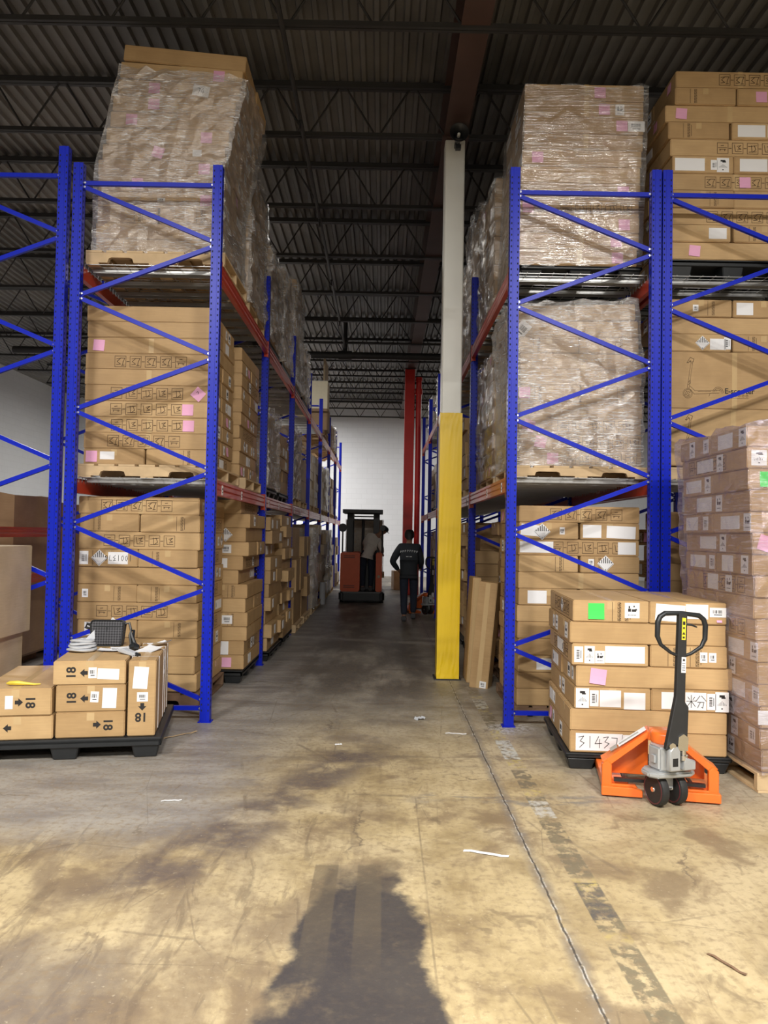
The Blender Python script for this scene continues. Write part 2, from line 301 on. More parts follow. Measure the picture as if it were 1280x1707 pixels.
# ------------------------------------------------------------------ mesh helpers
class MB:
    def __init__(s): s.v = []; s.f = []; s.m = []
    def add(s, vs, fs, mi=0, T=None):
        o = len(s.v)
        s.v += [tuple(T @ Vector(v)) if T else tuple(v) for v in vs]
        s.f += [tuple(i+o for i in f) for f in fs]; s.m += [mi]*len(fs)
        return s
    def box(s, c, d, mi=0, T=None):
        x, y, z = c; a, b, h = d[0]/2, d[1]/2, d[2]/2
        vs = [(x+i*a, y+j*b, z+k*h) for i in (-1, 1) for j in (-1, 1) for k in (-1, 1)]
        return s.add(vs, [(0, 1, 3, 2), (4, 6, 7, 5), (0, 4, 5, 1), (2, 3, 7, 6), (0, 2, 6, 4), (1, 5, 7, 3)], mi, T)
    def bar(s, p, q, w, h, mi=0, upv=(0, 0, 1)):
        p, q = Vector(p), Vector(q); d = (q-p); ln = d.length
        if ln < 1e-6: return s
        d.normalize(); u = Vector(upv)
        if abs(d.dot(u)) > 0.99: u = Vector((0, 1, 0))
        sd = d.cross(u).normalized(); u = sd.cross(d)
        T = Matrix.Translation((p+q)/2) @ Matrix((sd, d, u)).transposed().to_4x4()
        return s.box((0, 0, 0), (w, ln, h), mi, T)
    def cyl(s, p, q, r, n=12, mi=0, r1=None):
        return s.tube([p, q], [r, r if r1 is None else r1], n, mi)
    def tube(s, pts, rad, n=8, mi=0, closed=False):
        pts = [Vector(p) for p in pts]; k = len(pts)
        rads = rad if isinstance(rad, (list, tuple)) else [rad]*k
        rings = []; prev = None
        for i, p in enumerate(pts):
            if closed: d = pts[(i+1) % k]-pts[i-1]
            else: d = (pts[min(i+1, k-1)]-pts[max(i-1, 0)])
            d.normalize()
            u = prev if prev else (Vector((0, 0, 1)) if abs(d.z) < 0.9 else Vector((0, 1, 0)))
            sd = d.cross(u).normalized(); u = sd.cross(d).normalized(); prev = u
            rings.append([p+(sd*math.cos(2*math.pi*j/n)+u*math.sin(2*math.pi*j/n))*rads[i] for j in range(n)])
        vs = [v for r in rings for v in r]; fs = []
        for i in range(k if closed else k-1):
            a, b = i*n, ((i+1) % k)*n
            for j in range(n): fs.append((a+j, a+(j+1) % n, b+(j+1) % n, b+j))
        if not closed:
            fs.append(tuple(range(n-1, -1, -1))); fs.append(tuple((k-1)*n+j for j in range(n)))
        return s.add(vs, fs, mi)
    def prism(s, poly, a, b, mi=0, axis='y', T=None):
        n = len(poly)
        def pt(p, t):
            return {'y': (p[0], t, p[1]), 'x': (t, p[0], p[1]), 'z': (p[0], p[1], t)}[axis]
        vs = [pt(p, a) for p in poly]+[pt(p, b) for p in poly]
        fs = [tuple(range(n)), tuple(range(2*n-1, n-1, -1))]+[(i, i+n, (i+1) % n+n, (i+1) % n) for i in range(n)]
        return s.add(vs, fs, mi, T)
    def lathe(s, prof, n=20, mi=0, T=None):
        vs = []; fs = []; k = len(prof)
        for r, z in prof:
            vs += [(r*math.cos(2*math.pi*j/n), r*math.sin(2*math.pi*j/n), z) for j in range(n)]
        for i in range(k-1):
            for j in range(n): fs.append((i*n+j, i*n+(j+1) % n, (i+1)*n+(j+1) % n, (i+1)*n+j))
        fs.append(tuple(range(n-1, -1, -1))); fs.append(tuple((k-1)*n+j for j in range(n)))
        return s.add(vs, fs, mi, T)
    def stroke(s, pts, wd, mi=0, y=-0.0006, t=0.0008):
        for p, q in zip(pts, pts[1:]):
            dx, dz = q[0]-p[0], q[1]-p[1]; l = math.hypot(dx, dz)
            if l < 1e-6: continue
            ex, ez = dx/l*wd*0.35, dz/l*wd*0.35
            s.bar((p[0]-ex, y, p[1]-ez), (q[0]+ex, y, q[1]+ez), wd, t, mi, (0, 1, 0))
        return s
    def mesh(s, name, mats, bevel=0, seg=1, smooth=False):
        me = bpy.data.meshes.new(name); me.from_pydata(s.v, [], s.f)
        for m in (mats if isinstance(mats, list) else [mats]): me.materials.append(MAT[m] if isinstance(m, str) else m)
        me.polygons.foreach_set('material_index', s.m)
        bm = bmesh.new(); bm.from_mesh(me); bmesh.ops.recalc_face_normals(bm, faces=bm.faces)
        if bevel:
            es = [e for e in bm.edges if e.is_manifold and e.calc_face_angle(0) > 0.5]
            bmesh.ops.bevel(bm, geom=es, offset=bevel, segments=seg, affect='EDGES', clamp_overlap=True)
        for f in bm.faces: f.smooth = smooth
        bm.to_mesh(me); bm.free()
        if smooth:
            try: me.set_sharp_from_angle(angle=R(40))
            except Exception: pass
        return me
    def build(s, name, mats, parent=None, loc=(0, 0, 0), rot=(0, 0, 0), **k):
        return link(name, s.mesh(name, mats, **k), parent, loc, rot)
def link(name, me, parent=None, loc=(0, 0, 0), rot=(0, 0, 0)):
    o = bpy.data.objects.new(name, me); col.objects.link(o)
    o.location = loc; o.rotation_euler = rot
    if parent: o.parent = parent
    return o
LABELS = {}
def tag(o, label, cat, group=None, kind=None):
    o['label'] = label; o['category'] = cat
    if group: o['group'] = group
    if kind: o['kind'] = kind
    LABELS[label] = LABELS.get(label, 0)+1
    return o
def thing(name, label, cat, loc=(0, 0, 0), rot=(0, 0, 0), group=None):
    return tag(link(name, None, None, loc, rot), label, cat, group)
def struct(o):
    o['kind'] = 'structure'; return o
def copy_tree(o, parent=None):
    c = o.copy(); col.objects.link(c)
    if parent: c.parent = parent
    for ch in list(o.children): copy_tree(ch, c)
    return c
CACHE = {}
def cached(key, fn):
    if key not in CACHE: CACHE[key] = fn()
    return CACHE[key]
def text_mesh(s, size, mat, ext=0.0004, bold=0.0):
    def mk():
        cu = bpy.data.curves.new('txt', 'FONT'); cu.body = s; cu.size = size; cu.extrude = ext; cu.offset = bold
        cu.align_x = 'CENTER'; cu.align_y = 'CENTER'
        o = bpy.data.objects.new('txt', cu); col.objects.link(o)
        dg = bpy.context.evaluated_depsgraph_get(); dg.update()
        me = bpy.data.meshes.new_from_object(o.evaluated_get(dg))
        bpy.data.objects.remove(o); me.transform(Matrix.Rotation(R(90), 4, 'X'))
        me.materials.clear(); me.materials.append(MAT[mat]); return me
    return cached(('text', s, size, mat), mk)
ORD = 'zeroth first second third fourth fifth sixth seventh eighth ninth tenth eleventh twelfth thirteenth fourteenth fifteenth sixteenth'.split()

# ------------------------------------------------------------------ the shell
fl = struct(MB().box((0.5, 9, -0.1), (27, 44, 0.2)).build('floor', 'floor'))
struct(MB().box((0.5, 30.15, 3.5), (27, 0.3, 7.4)).build('wall_back', 'wall_back'))
struct(MB().box((-12.25, 9, 3.5), (0.3, 42, 7.4)).build('wall_left', 'wall_side'))
struct(MB().box((13.25, 9, 3.5), (0.3, 42, 7.4)).build('wall_right', 'wall_side'))
struct(MB().box((0.5, -12.15, 3.5), (27, 0.3, 7.4)).build('wall_front', 'wall_side'))
# corrugated roof deck, flutes running away from the camera
mb = MB(); zc = 6.76; pitch = 0.1524; x = -12.2
prof = []
while x < 13.2:
    prof += [(x, zc), (x+0.045, zc), (x+0.062, zc+0.045), (x+0.135, zc+0.045)]; x += pitch
n = len(prof)
vsx = [(p[0], -12.1, p[1]) for p in prof]+[(p[0], 30.1, p[1]) for p in prof]
mb.add(vsx, [(i, i+1, i+1+n, i+n) for i in range(n-1)])
struct(mb.build('ceiling', 'deck'))
struct(MB().box((0.5, 9, 7.0), (27, 44, 0.1)).build('ceiling', 'steel_dark'))

# open-web joists
def joist(y, idx):
    t = thing('roof_joist', 'dark open-web steel roof joist, %s from the camera across the ceiling' % ORD[idx], 'joist', (0, y, 6.15), group='roof joists')
    xa, xb = -10.5, 11.5
    top = MB()
    for s in (-0.028, 0.028): top.box(((xa+xb)/2, s, 0.57), (xb-xa, 0.045, 0.06))
    top.box(((xa+xb)/2, 0, 0.598), (xb-xa, 0.10, 0.008))
    top.build('top_chord', 'steel_dark', t)
    bot = MB()
    for s in (-0.022, 0.022): bot.box(((xa+xb)/2, s, 0.0), (xb-xa, 0.032, 0.045))
    bot.build('bottom_chord', 'steel_dark', t)
    web = MB(); x = xa; k = 0
    while x < xb-0.4:
        web.cyl((x, 0, 0.02), (x+0.34, 0, 0.56), 0.012, 5); web.cyl((x+0.40, 0, 0.56), (x+0.74, 0, 0.02), 0.012, 5); x += 0.80
    web.build('web', 'steel_dark', t)
for k in range(14): joist(4.85+1.9*k, k+1)
# girder over the columns
g = thing('roof_girder', 'brown primer-painted steel girder running above the columns', 'girder', (0.76, 9, 6.15))
MB().box((0, 0, 0.012), (0.26, 41.8, 0.024)).build('bottom_flange', 'primer', g)
MB().box((0, 0, 0.30), (0.02, 41.8, 0.55)).build('web_plate', 'primer', g)
MB().box((0, 0, 0.585), (0.26, 41.8, 0.024)).build('top_flange', 'primer', g)
# columns
c = thing('steel_column', 'square white steel column with yellow lower sleeve beside the aisle', 'column', (0.762, 8.74, 0))
MB().box((0, 0, 3.06), (0.225, 0.225, 6.12)).build('post', 'white', c, bevel=0.012)
mb = MB(); ring = []; hs = [0.012, 0.06, 0.12, 0.2, 0.32, 0.5, 0.9, 1.4, 1.42, 1.9, 2.3, 2.6, 2.8, 2.92, 2.99]
rr = random.Random(3); nn = 40
for h in hs:
    for j in range(nn):
        q = 4*j/nn; k = int(q); f = q-k; a = 0.125
        p = [(-a+2*a*f, -a), (a, -a+2*a*f), (a-2*a*f, a), (-a, a-2*a*f)][k]
        wv = 0.006 if h < 0.25 else 0.0018
        ring.append((p[0]*(1+rr.uniform(-1, 1)*wv*4), p[1]*(1+rr.uniform(-1, 1)*wv*4), h+rr.uniform(-1, 1)*wv*(0.2 if h < 0.02 else 1.5)))
fs = [(i*nn+j, i*nn+(j+1) % nn, (i+1)*nn+(j+1) % nn, (i+1)*nn+j) for i in range(len(hs)-1) for j in range(nn)]
mb.add(ring, fs); s = mb.build('yellow_sleeve', 'yellow', c); s['label'] = 'yellow plastic sleeve'
MB().box((0, 0, 6.134), (0.30, 0.30, 0.022)).build('cap_plate', 'primer', c)
MB().box((0, 0, 0.006), (0.30, 0.30, 0.012)).build('base_plate', 'steel_dark', c)
c = thing('steel_column', 'red painted steel column far down the aisle', 'column', (0.70, 20.9, 0))
MB().box((0, 0, 3.06), (0.26, 0.26, 6.12)).build('post', 'red', c, bevel=0.01)
MB().box((0, 0, 6.134), (0.32, 0.32, 0.022)).build('cap_plate', 'primer', c)
c = thing('riser_pipe', 'red sprinkler riser pipe beside the red column', 'pipe', (0.95, 20.9, 0))
MB().cyl((0, 0, 0), (0, 0, 5.85), 0.075, 16).build('pipe', 'red', c, smooth=True)
MB().cyl((0, 0, 5.45), (0, 0, 5.6), 0.10, 16).cyl((0, 0, 5.82), (0.0, 0, 5.92), 0.09, 16).build('coupling', 'red', c, smooth=True)
# sprinkler piping
p = thing('sprinkler_pipe', 'thin dark sprinkler branch pipe running along under the roof', 'pipe', (-0.96, 0, 6.09))
mb = MB().cyl((0, 0.5, 0), (0, 18.45, 0), 0.024, 8); mb.build('pipe', 'steel_dark', p, smooth=True)
for yy in (5.6, 8.2, 10.8, 13.4, 16.0):
    MB().cyl((0, yy, 0.02), (0, yy, -0.05), 0.018, 8).cyl((0, yy, -0.05), (0, yy, -0.12), 0.012, 8).cyl((0, yy, -0.12), (0, yy, -0.126), 0.03, 10).build('sprinkler_head', 'steel_dark', p)
p = thing('sprinkler_main', 'thick dark sprinkler main pipe crossing below the roof joists', 'pipe', (0, 18.55, 5.94))
MB().cyl((-9, 0, 0), (10, 0, 0), 0.085, 14).build('pipe', 'steel_dark', p, smooth=True)
MB().cyl((-0.96, -0.02, 0), (-0.96, -0.02, 0.8), 0.05, 10).cyl((-1.12, 0, 0), (-0.8, 0, 0), 0.11, 14).build('tee', 'steel_dark', p, smooth=True)
# bridging angle seen beyond the column
# horn speaker
h = thing('horn_speaker', 'round black horn loudspeaker at the top of the white column', 'loudspeaker', (0.775, 8.40, 6.035))
T = Matrix.Rotation(R(90), 4, 'X')
MB().lathe([(0.018, -0.13), (0.03, -0.10), (0.045, -0.02), (0.075, 0.05), (0.105, 0.085), (0.105, 0.092), (0.095, 0.09), (0.06, 0.05), (0.03, 0.0), (0.012, 0.0)], 28, 0, T).build('horn', 'black', h, smooth=True)
MB().lathe([(0.004, 0.0), (0.018, 0.0), (0.018, 0.05), (0.012, 0.062), (0.002, 0.064)], 14, 0, T).build('driver', 'white', h, smooth=True)
MB().box((0, 0.02, -0.115), (0.06, 0.06, 0.05)).box((0, 0.17, 0), (0.05, 0.12, 0.05)).build('bracket', 'black', h, bevel=0.004)
# ceiling fan hood behind the right top load
f = thing('exhaust_hood', 'dark reddish round hood hanging beyond the column', 'hood', (1.95, 13.6, 6.75))
MB().lathe([(0.30, -0.62), (0.31, -0.60), (0.30, -0.52), (0.22, -0.42), (0.08, -0.37), (0.02, -0.36)], 24).build('hood', 'primer', f, smooth=True)
MB().cyl((0, 0, -0.4), (0, 0, 0), 0.015, 8).build('rod', 'steel_dark', f)

# lamps
for i, (x, y, wt) in enumerate(LAMPS):
    t = thing('ceiling_lamp', 'unseen linear ceiling lamp hung below the roof, %s of the hanging lamps' % ORD[i+1], 'lamp', (x, y, 6.1), group='ceiling lamps')
    MB().box((0, 0, 0.035), (1.25, 0.34, 0.07)).build('housing', 'white', t, bevel=0.006)
    MB().box((0, 0, -0.004), (1.2, 0.30, 0.006)).build('diffuser', 'lamp', t)
    mb = MB()
    for sx in (-0.5, 0.5): mb.cyl((sx, 0, 0.06), (sx, 0, 0.65), 0.004, 5)
    mb.build('cable', 'steel_dark', t)
    ld = bpy.data.lights.new('lamp_light', 'AREA'); ld.shape = 'RECTANGLE'; ld.size = 1.2; ld.size_y = 0.30
    ld.energy = wt; ld.color = LAMP_COLOR
    lo = bpy.data.objects.new('lamp_light', ld); col.objects.link(lo); lo.location = (0, 0, -0.012); lo.parent = t

# ------------------------------------------------------------------ pallet racking
BAY = 2.83; FY0 = 6.55
def post_mesh(h, holes=True):
    def mk():
        mb = MB(); w, d, t = 0.082, 0.07, 0.006
        # rolled C section: face ribs towards the camera, open towards the brace
        mb.box((0, -d/2, h/2), (w, t, h)); mb.box((-w/2+t/2, 0, h/2), (t, d, h)); mb.box((w/2-t/2, 0, h/2), (t, d, h))
        mb.box((0, -d/2-0.004, h/2), (0.026, 0.005, h)); mb.box((0, d/2-t/2, h/2), (w, t, h))
        if holes:
            z = 0.1
            while z < h-0.05:
                for sx in (-1, 1):
                    mb.box((sx*0.028, -d/2-0.0032, z), (0.010, 0.002, 0.016), 1)
                    mb.box((sx*(w/2+0.0006), -0.008, z+0.025), (0.002, 0.012, 0.02), 1)
                z += 0.05
        return mb.mesh('post', ['blue', 'hole'])
    return cached(('post', h, holes), mk)
def brace_mesh(w):
    def chan(p, q):
        mb = MB(); mb.bar(p, q, 0.036, 0.003, 0, (0, 1, 0))
        p, q = Vector(p), Vector(q); d = (q-p).normalized(); sd = d.cross(Vector((0, 1, 0)))
        for s in (-1, 1):
            o = sd*s*0.0165+Vector((0, 0.014, 0)); mb.bar(p+o, q+o, 0.003, 0.028, 0, (0, 1, 0))
        for e, s in ((p, 1), (q, -1)):
            c = e+d*0.02*s; mb.cyl((c.x, -0.003, c.z), (c.x, -0.009, c.z), 0.009, 8, 1)
        return mb.mesh('brace', ['blue', 'bolt'])
    def mk():
        L_ = [4.57, 3.60, 2.62, 1.64, 0.66]; R_ = [4.08, 3.10, 2.12, 1.13, 0.16]; hw = w/2-0.03
        ms = [chan((-hw, 0, 4.57+0.02), (hw, 0, 4.57+0.02)), chan((-hw, 0, 0.11), (hw, 0, 0.11))]
        for i in range(5):
            ms.append(chan((-hw, 0.0, L_[i]-0.01), (hw, 0.0, R_[i]+0.02)))
            if i < 4: ms.append(chan((hw, 0.006, R_[i]-0.02), (-hw, 0.006, L_[i+1]+0.02)))
        return ms
    return cached(('brace', round(w, 3)), mk)
def frame(x0, x1, y, h, label, group, dz=0.0, holes=True):
    t = thing('rack_upright_frame', label, 'rack frame', ((x0+x1)/2, y, 0), group=group)
    w = x1-x0
    for s in (-1, 1):
        link('post', post_mesh(h, holes), t, (s*w/2, 0, 0))
        MB().box((s*w/2, 0, 0.004), (0.11, 0.10, 0.008)).build('foot_plate', 'blue', t)
    for m in brace_mesh(w): link('brace', m, t, (0, 0, dz))
    return t
LX0, LX1, RX0, RX1 = -2.655, -1.46, 1.10, 2.32
for k in range(8):
    frame(LX0, LX1, FY0+BAY*k, 4.75, 'blue upright rack frame in left rack, %s from the camera' % ORD[k+1], 'left rack frames', holes=k < 3)
for k in range(6):
    frame(RX0, RX1, FY0+0.02+BAY*k, 4.79, 'blue upright rack frame in right rack, %s from the camera' % ORD[k+1], 'right rack frames', holes=k < 3)
for k in range(2):
    frame(-3.98, -2.775, FY0-0.02+BAY*k, 4.88, 'blue rack frame in outer left row behind left rack, %s from camera' % ORD[k+1], 'outer left rack frames', dz=0.05, holes=k < 1)
    frame(2.415, 3.62, FY0+0.02+BAY*k, 4.79, 'blue rack frame in outer right row beside right rack, %s from camera' % ORD[k+1], 'outer right rack frames', holes=k < 1)

def rack_beam(x, y0, y1, ztop, sx, label, group, tags=0, hgt=0.13):
    """beam along y; sx = +1 when its face looks towards +x"""
    t = thing('rack_beam', label, 'rack beam', (x, (y0+y1)/2, ztop-hgt/2), group=group)
    ln = y1-y0-0.10; hh = hgt/2
    poly = [(-0.022, -hh), (0.022, -hh), (0.022, -hh*0.45), (0.016, -hh*0.3), (0.022, -hh*0.15), (0.022, hh*0.35), (0.016, hh*0.5), (0.022, hh*0.62), (0.022, hh*0.98), (0.0, hh*0.98), (0.0, hh*0.7), (-0.022, hh*0.7)]
    MB().prism([(sx*a, b) for a, b in poly], -ln/2, ln/2).build('beam', 'orange', t)
    for s in (-1, 1):
        MB().box((sx*0.026, s*(ln/2+0.02), -0.015), (0.006, 0.06, 0.20)).box((0, s*(ln/2+0.002), -0.01), (0.05, 0.006, 0.19)).build('end_connector', 'orange', t)
    for k in range(tags):
        yy = -ln/2+(0.25+0.95*k)
        o = MB().box((sx*0.0235, yy, -0.012), (0.002, 0.055, 0.085)).box((sx*0.025, yy, 0.0), (0.001, 0.035, 0.018), 1).box((sx*0.025, yy, -0.03), (0.001, 0.035, 0.01), 1).build('location_tag', ['paper', 'ink'], t)
        o['label'] = 'white location tag'
    return t
LZ1, LZ2, RZ1, RZ2 = 2.05, 3.92, 2.12, 3.92
for k in range(7):
    y0, y1 = FY0+BAY*k, FY0+BAY*(k+1)
    for lv, z in (('lower', LZ1), ('upper', LZ2)):
        rack_beam(LX1+0.012, y0, y1, z, 1, 'orange-red beam facing the aisle, left rack %s level, %s bay' % (lv, ORD[k+1]), 'left rack beams', 2 if lv == 'lower' and k < 3 else 0)
        if k < 2 or lv == 'lower' and k < 3:
            rack_beam(LX0-0.012, y0, y1, z, -1, 'orange-red rear beam, left rack %s level, %s bay' % (lv, ORD[k+1]), 'left rack rear beams')
    if k < 5:
        y0 += 0.02; y1 += 0.02
        for lv, z in (('lower', RZ1), ('upper', RZ2)):
            rack_beam(RX0-0.012, y0, y1, z, -1, 'orange-red beam facing the aisle, right rack %s level, %s bay' % (lv, ORD[k+1]), 'right rack beams', 2 if lv == 'lower' and k < 3 else 0)
            if k < 2:
                rack_beam(RX1+0.012, y0, y1, z, 1, 'orange-red rear beam, right rack %s level, %s bay' % (lv, ORD[k+1]), 'right rack rear beams')
for z, nm in ((1.62, 'upper'), (1.10, 'lower')):
    rack_beam(-3.98, FY0-0.02, FY0+BAY-0.02, z, 1, 'red beam before the big brown bulk boxes, %s of two' % nm, 'outer left rack beams', hgt=0.11)
for z, nm in ((RZ1, 'lower'), (RZ2, 'upper')):
    rack_beam(2.415, FY0+0.02, FY0+BAY+0.02, z, -1, 'orange-red %s beam of outer right row nearest camera' % nm, 'outer right rack beams')

def deck_meshes(wx, ly):
    def mk():
        g = MB()
        n = int(ly/0.075)
        for i in range(n+1): g.box((0, -ly/2+0.01+i*(ly-0.02)/n, 0.0), (wx, 0.005, 0.005))
        m = int(wx/0.11)
        for i in range(m+1): g.box((-wx/2+0.01+i*(wx-0.02)/m, 0, 0.005), (0.005, ly, 0.005))
        for s in (-1, 1):
            for i in range(n+1): g.box((s*(wx/2), -ly/2+0.01+i*(ly-0.02)/n, -0.022), (0.005, 0.005, 0.045))
        ch = MB(); ch.box((0, 0, 0), (wx-0.06, 0.09, 0.004)).box((0, -0.043, -0.016), (wx-0.06, 0.004, 0.034)).box((0, 0.043, -0.016), (wx-0.06, 0.004, 0.034))
        return g.mesh('wire_grid', 'galv'), ch.mesh('channel', 'galv')
    return cached(('deck', round(wx, 2), round(ly, 2)), mk)
def wire_deck(xc, yc, z, wx, ly, label, group, parts=True):
    t = thing('wire_deck', label, 'wire deck', (xc, yc, z), group=group)
    g, ch = deck_meshes(wx, ly)
    link('wire_grid', g, t, (0, 0, 0.008))
    for i in range(4): link('channel', ch, t, (0, -ly/2+ly*(i+0.5)/4, 0.003))
for k in range(7):
    for j, jn in ((0, 'near'), (1, 'far')):
        yc = FY0+BAY*k+BAY*(0.27+0.46*j)
        for lv, z in (('lower', LZ1), ('upper', LZ2)):
            if k < 4 or lv == 'lower':
                wire_deck((LX0+LX1)/2, yc, z, 1.17, 1.27, 'galvanised wire deck, left rack %s level, %s half of %s bay' % (lv, jn, ORD[k+1]), 'left rack wire decks')
        if k < 5:
            for lv, z in (('lower', RZ1), ('upper', RZ2)):
                wire_deck((RX0+RX1)/2, yc+0.02, z, 1.19, 1.27, 'galvanised wire deck, right rack %s level, %s half of %s bay' % (lv, jn, ORD[k+1]), 'right rack wire decks')
wire_deck(3.02, FY0+BAY*0.27+0.02, RZ2, 1.17, 1.27, 'galvanised wire deck on upper level of outer right row', 'outer right wire decks')
wire_deck(3.02, FY0+BAY*0.27+0.02, RZ1, 1.17, 1.27, 'galvanised wire deck on lower level of outer right row', 'outer right wire decks')

# ------------------------------------------------------------------ pallets
def pallet_meshes(lx, ly, h, board):
    def mk():
        d = MB(); n = 7; bw = lx/n*0.82
        for i in range(n): d.box((-lx/2+bw/2+i*(lx-bw)/(n-1), 0, h-0.009), (bw, ly, 0.017))
        s = MB(); hh = h-0.036
        # stringer runs along x with two fork notches in its lower edge
        pts = [(-lx/2, 0)]
        for cx in (-lx*0.25, lx*0.25):
            a = 0.115
            pts += [(cx-a, 0), (cx-a+0.012, hh*0.42), (cx-a+0.035, hh*0.52), (cx+a-0.035, hh*0.52), (cx+a-0.012, hh*0.42), (cx+a, 0)]
        pts += [(lx/2, 0), (lx/2, hh), (-lx/2, hh)]
        s.prism(pts, -0.02, 0.02)
        b = MB()
        for x in (-lx/2+0.06, 0, lx/2-0.06): b.box((x, 0, 0.0085), (0.11, ly, 0.016))
        return d.mesh('deck', board), s.mesh('stringer', board), b.mesh('bottom_board', board)
    return cached(('pallet', lx, ly, h, board), mk)
def wood_pallet(x, y, z, label, lx=1.2, ly=1.0, h=0.125, board='wood', rot=0, parts=True):
    t = thing('wooden_pallet', label, 'pallet', (x, y, z), (0, 0, rot), 'wooden pallets')
    d, s, b = pallet_meshes(lx, ly, h, board)
    link('deck', d, t)
    for yy in (-ly/2+0.022, 0, ly/2-0.022): link('stringer', s, t, (0, yy, 0.0175))
    link('bottom_board', b, t)
    return t
def plastic_pallet(x, y, z, label, lx=1.2, ly=1.0, h=0.145, rot=0, group='black plastic pallets'):
    t = thing('plastic_pallet', label, 'pallet', (x, y, z), (0, 0, rot), group)
    low = h < 0.12
    mb = MB(); mb.box((0, 0, h-(0.011 if low else 0.018)), (lx, ly, 0.02 if low else 0.034))
    rz_, rh = (h-0.017, 0.03) if low else (h-0.035, 0.05)
    for sx in (-1, 1): mb.box((sx*(lx/2-0.012), 0, rz_), (0.024, ly, rh))
    for sy in (-1, 1): mb.box((0, sy*(ly/2-0.012), rz_), (lx, 0.024, rh))
    mb.build('deck', 'black', t, bevel=0.005)
    def foot():
        m = MB(); a, b, c, d = 0.075, 0.065, 0.10, 0.09
        vs = [(-a, -b, 0), (a, -b, 0), (a, b, 0), (-a, b, 0), (-c, -d, h-0.036), (c, -d, h-0.036), (c, d, h-0.036), (-c, d, h-0.036)]
        m.add(vs, [(0, 1, 2, 3), (4, 5, 6, 7), (0, 1, 5, 4), (1, 2, 6, 5), (2, 3, 7, 6), (3, 0, 4, 7)]); return m.mesh('foot', 'black', bevel=0.008)
    fm = cached(('pfoot', h), foot)
    for i in (-1, 0, 1):
        for j in (-1, 0, 1): link('foot', fm, t, (i*(lx/2-0.11), j*(ly/2-0.10), 0))
    return t

# ------------------------------------------------------------------ decals (thin printed or stuck-on parts)
def d_sheet(wd, h, v=0):
    def mk():
        m = MB(); m.box((0, -0.0006, 0), (wd, 0.001, h))
        if v == 1: m.box((wd*0.16, -0.0014, h*0.05), (wd*0.6, 0.0006, h*0.84))
        return m.mesh('paper_sheet', 'paper')
    return cached(('sheet', wd, h, v), mk)
def d_bar(wd, h, vert=False):
    def mk():
        m = MB(); m.box((0, -0.0006, 0), (wd, 0.001, h)); r = random.Random(int(wd*1000+h*77))
        if vert:
            z = -h*0.25
            while z < h*0.25:
                t = r.choice((0.0025, 0.004, 0.006)); m.box((-wd*0.08, -0.0014, z), (wd*0.34, 0.0006, t), 1); z += t+0.004
            m.box((wd*0.25, -0.0014, 0), (wd*0.07, 0.0006, h*0.5), 1)
        else:
            x = -wd*0.28
            while x < wd*0.28:
                t = r.choice((0.0025, 0.004, 0.006)); m.box((x, -0.0014, h*0.08), (t, 0.0006, h*0.34), 1); x += t+0.004
            m.box((0, -0.0014, -h*0.24), (wd*0.5, 0.0006, h*0.08), 1)
        return m.mesh('barcode_label', ['paper', 'ink'])
    return cached(('bar', wd, h, vert), mk)
def d_hazard(s):
    def mk():
        m = MB(); a = s/2
        m.prism([(-a, 0), (0, -a), (a, 0), (0, a)], -0.0011, 0, 0)
        for i in range(-3, 4):
            x = i*a*0.24; top = (a-abs(x))*0.86
            if top > 0.02*s: m.box((x, -0.0014, 0.03*s+(top-0.03*s)/2), (a*0.10, 0.0006, top-0.03*s), 1)
        m.box((0, -0.0014, -a*0.72), (a*0.07, 0.0006, a*0.18), 1)
        m.stroke([(-a*0.9, 0), (0, -a*0.9), (a*0.9, 0)], a*0.035, 1, -0.0014)
        return m.mesh('hazard_label', ['paper', 'ink'])
    return cached(('haz', s), mk)
def d_mark(wd, h):
    """battery handling mark: burst, battery shapes and a line of small marks"""
    def mk():
        m = MB(); m.box((0, -0.0006, 0), (wd, 0.001, h)); y = -0.0014
        m.box((-wd*0.18, y, h*0.02), (wd*0.2, 0.0006, h*0.2), 1); m.box((wd*0.12, y, h*0.0), (wd*0.3, 0.0006, h*0.16), 1)
        m.box((-wd*0.2, y, h*0.22), (wd*0.1, 0.0006, h*0.16), 1); m.prism([(wd*0.05, h*0.22), (wd*0.2, h*0.22), (wd*0.13, h*0.36)], -0.0017, -0.0011, 1)
        m.prism([(wd*0.02, h*0.05), (wd*0.3, h*0.12), (wd*0.34, h*0.03), (wd*0.1, -h*0.08)], -0.0018, -0.0011, 1)
        for i in range(6): m.box((-wd*0.26+i*wd*0.10, y, -h*0.3), (wd*0.05, 0.0006, h*0.06), 1)
        return m.mesh('battery_mark_label', ['paper', 'ink'])
    return cached(('mark', wd, h), mk)
def d_burst(wd, h):
    def mk():
        m = MB(); m.box((0, -0.0006, 0), (wd, 0.001, h)); y = -0.0014
        m.box((0, y, h*0.3), (wd*0.4, 0.0006, h*0.12), 1); m.box((wd*0.1, y, h*0.22), (wd*0.3, 0.0006, h*0.08), 1)
        for i in range(-3, 4):
            t = (1-abs(i)/4.2)*h*0.24; m.box((i*wd*0.1, y, -h*0.18+t/2), (wd*0.03, 0.0006, t), 1)
        m.box((0, y, -h*0.33), (wd*0.12, 0.0006, h*0.06), 1)
        return m.mesh('battery_mark_label', ['paper', 'ink'])
    return cached(('burst', wd, h), mk)
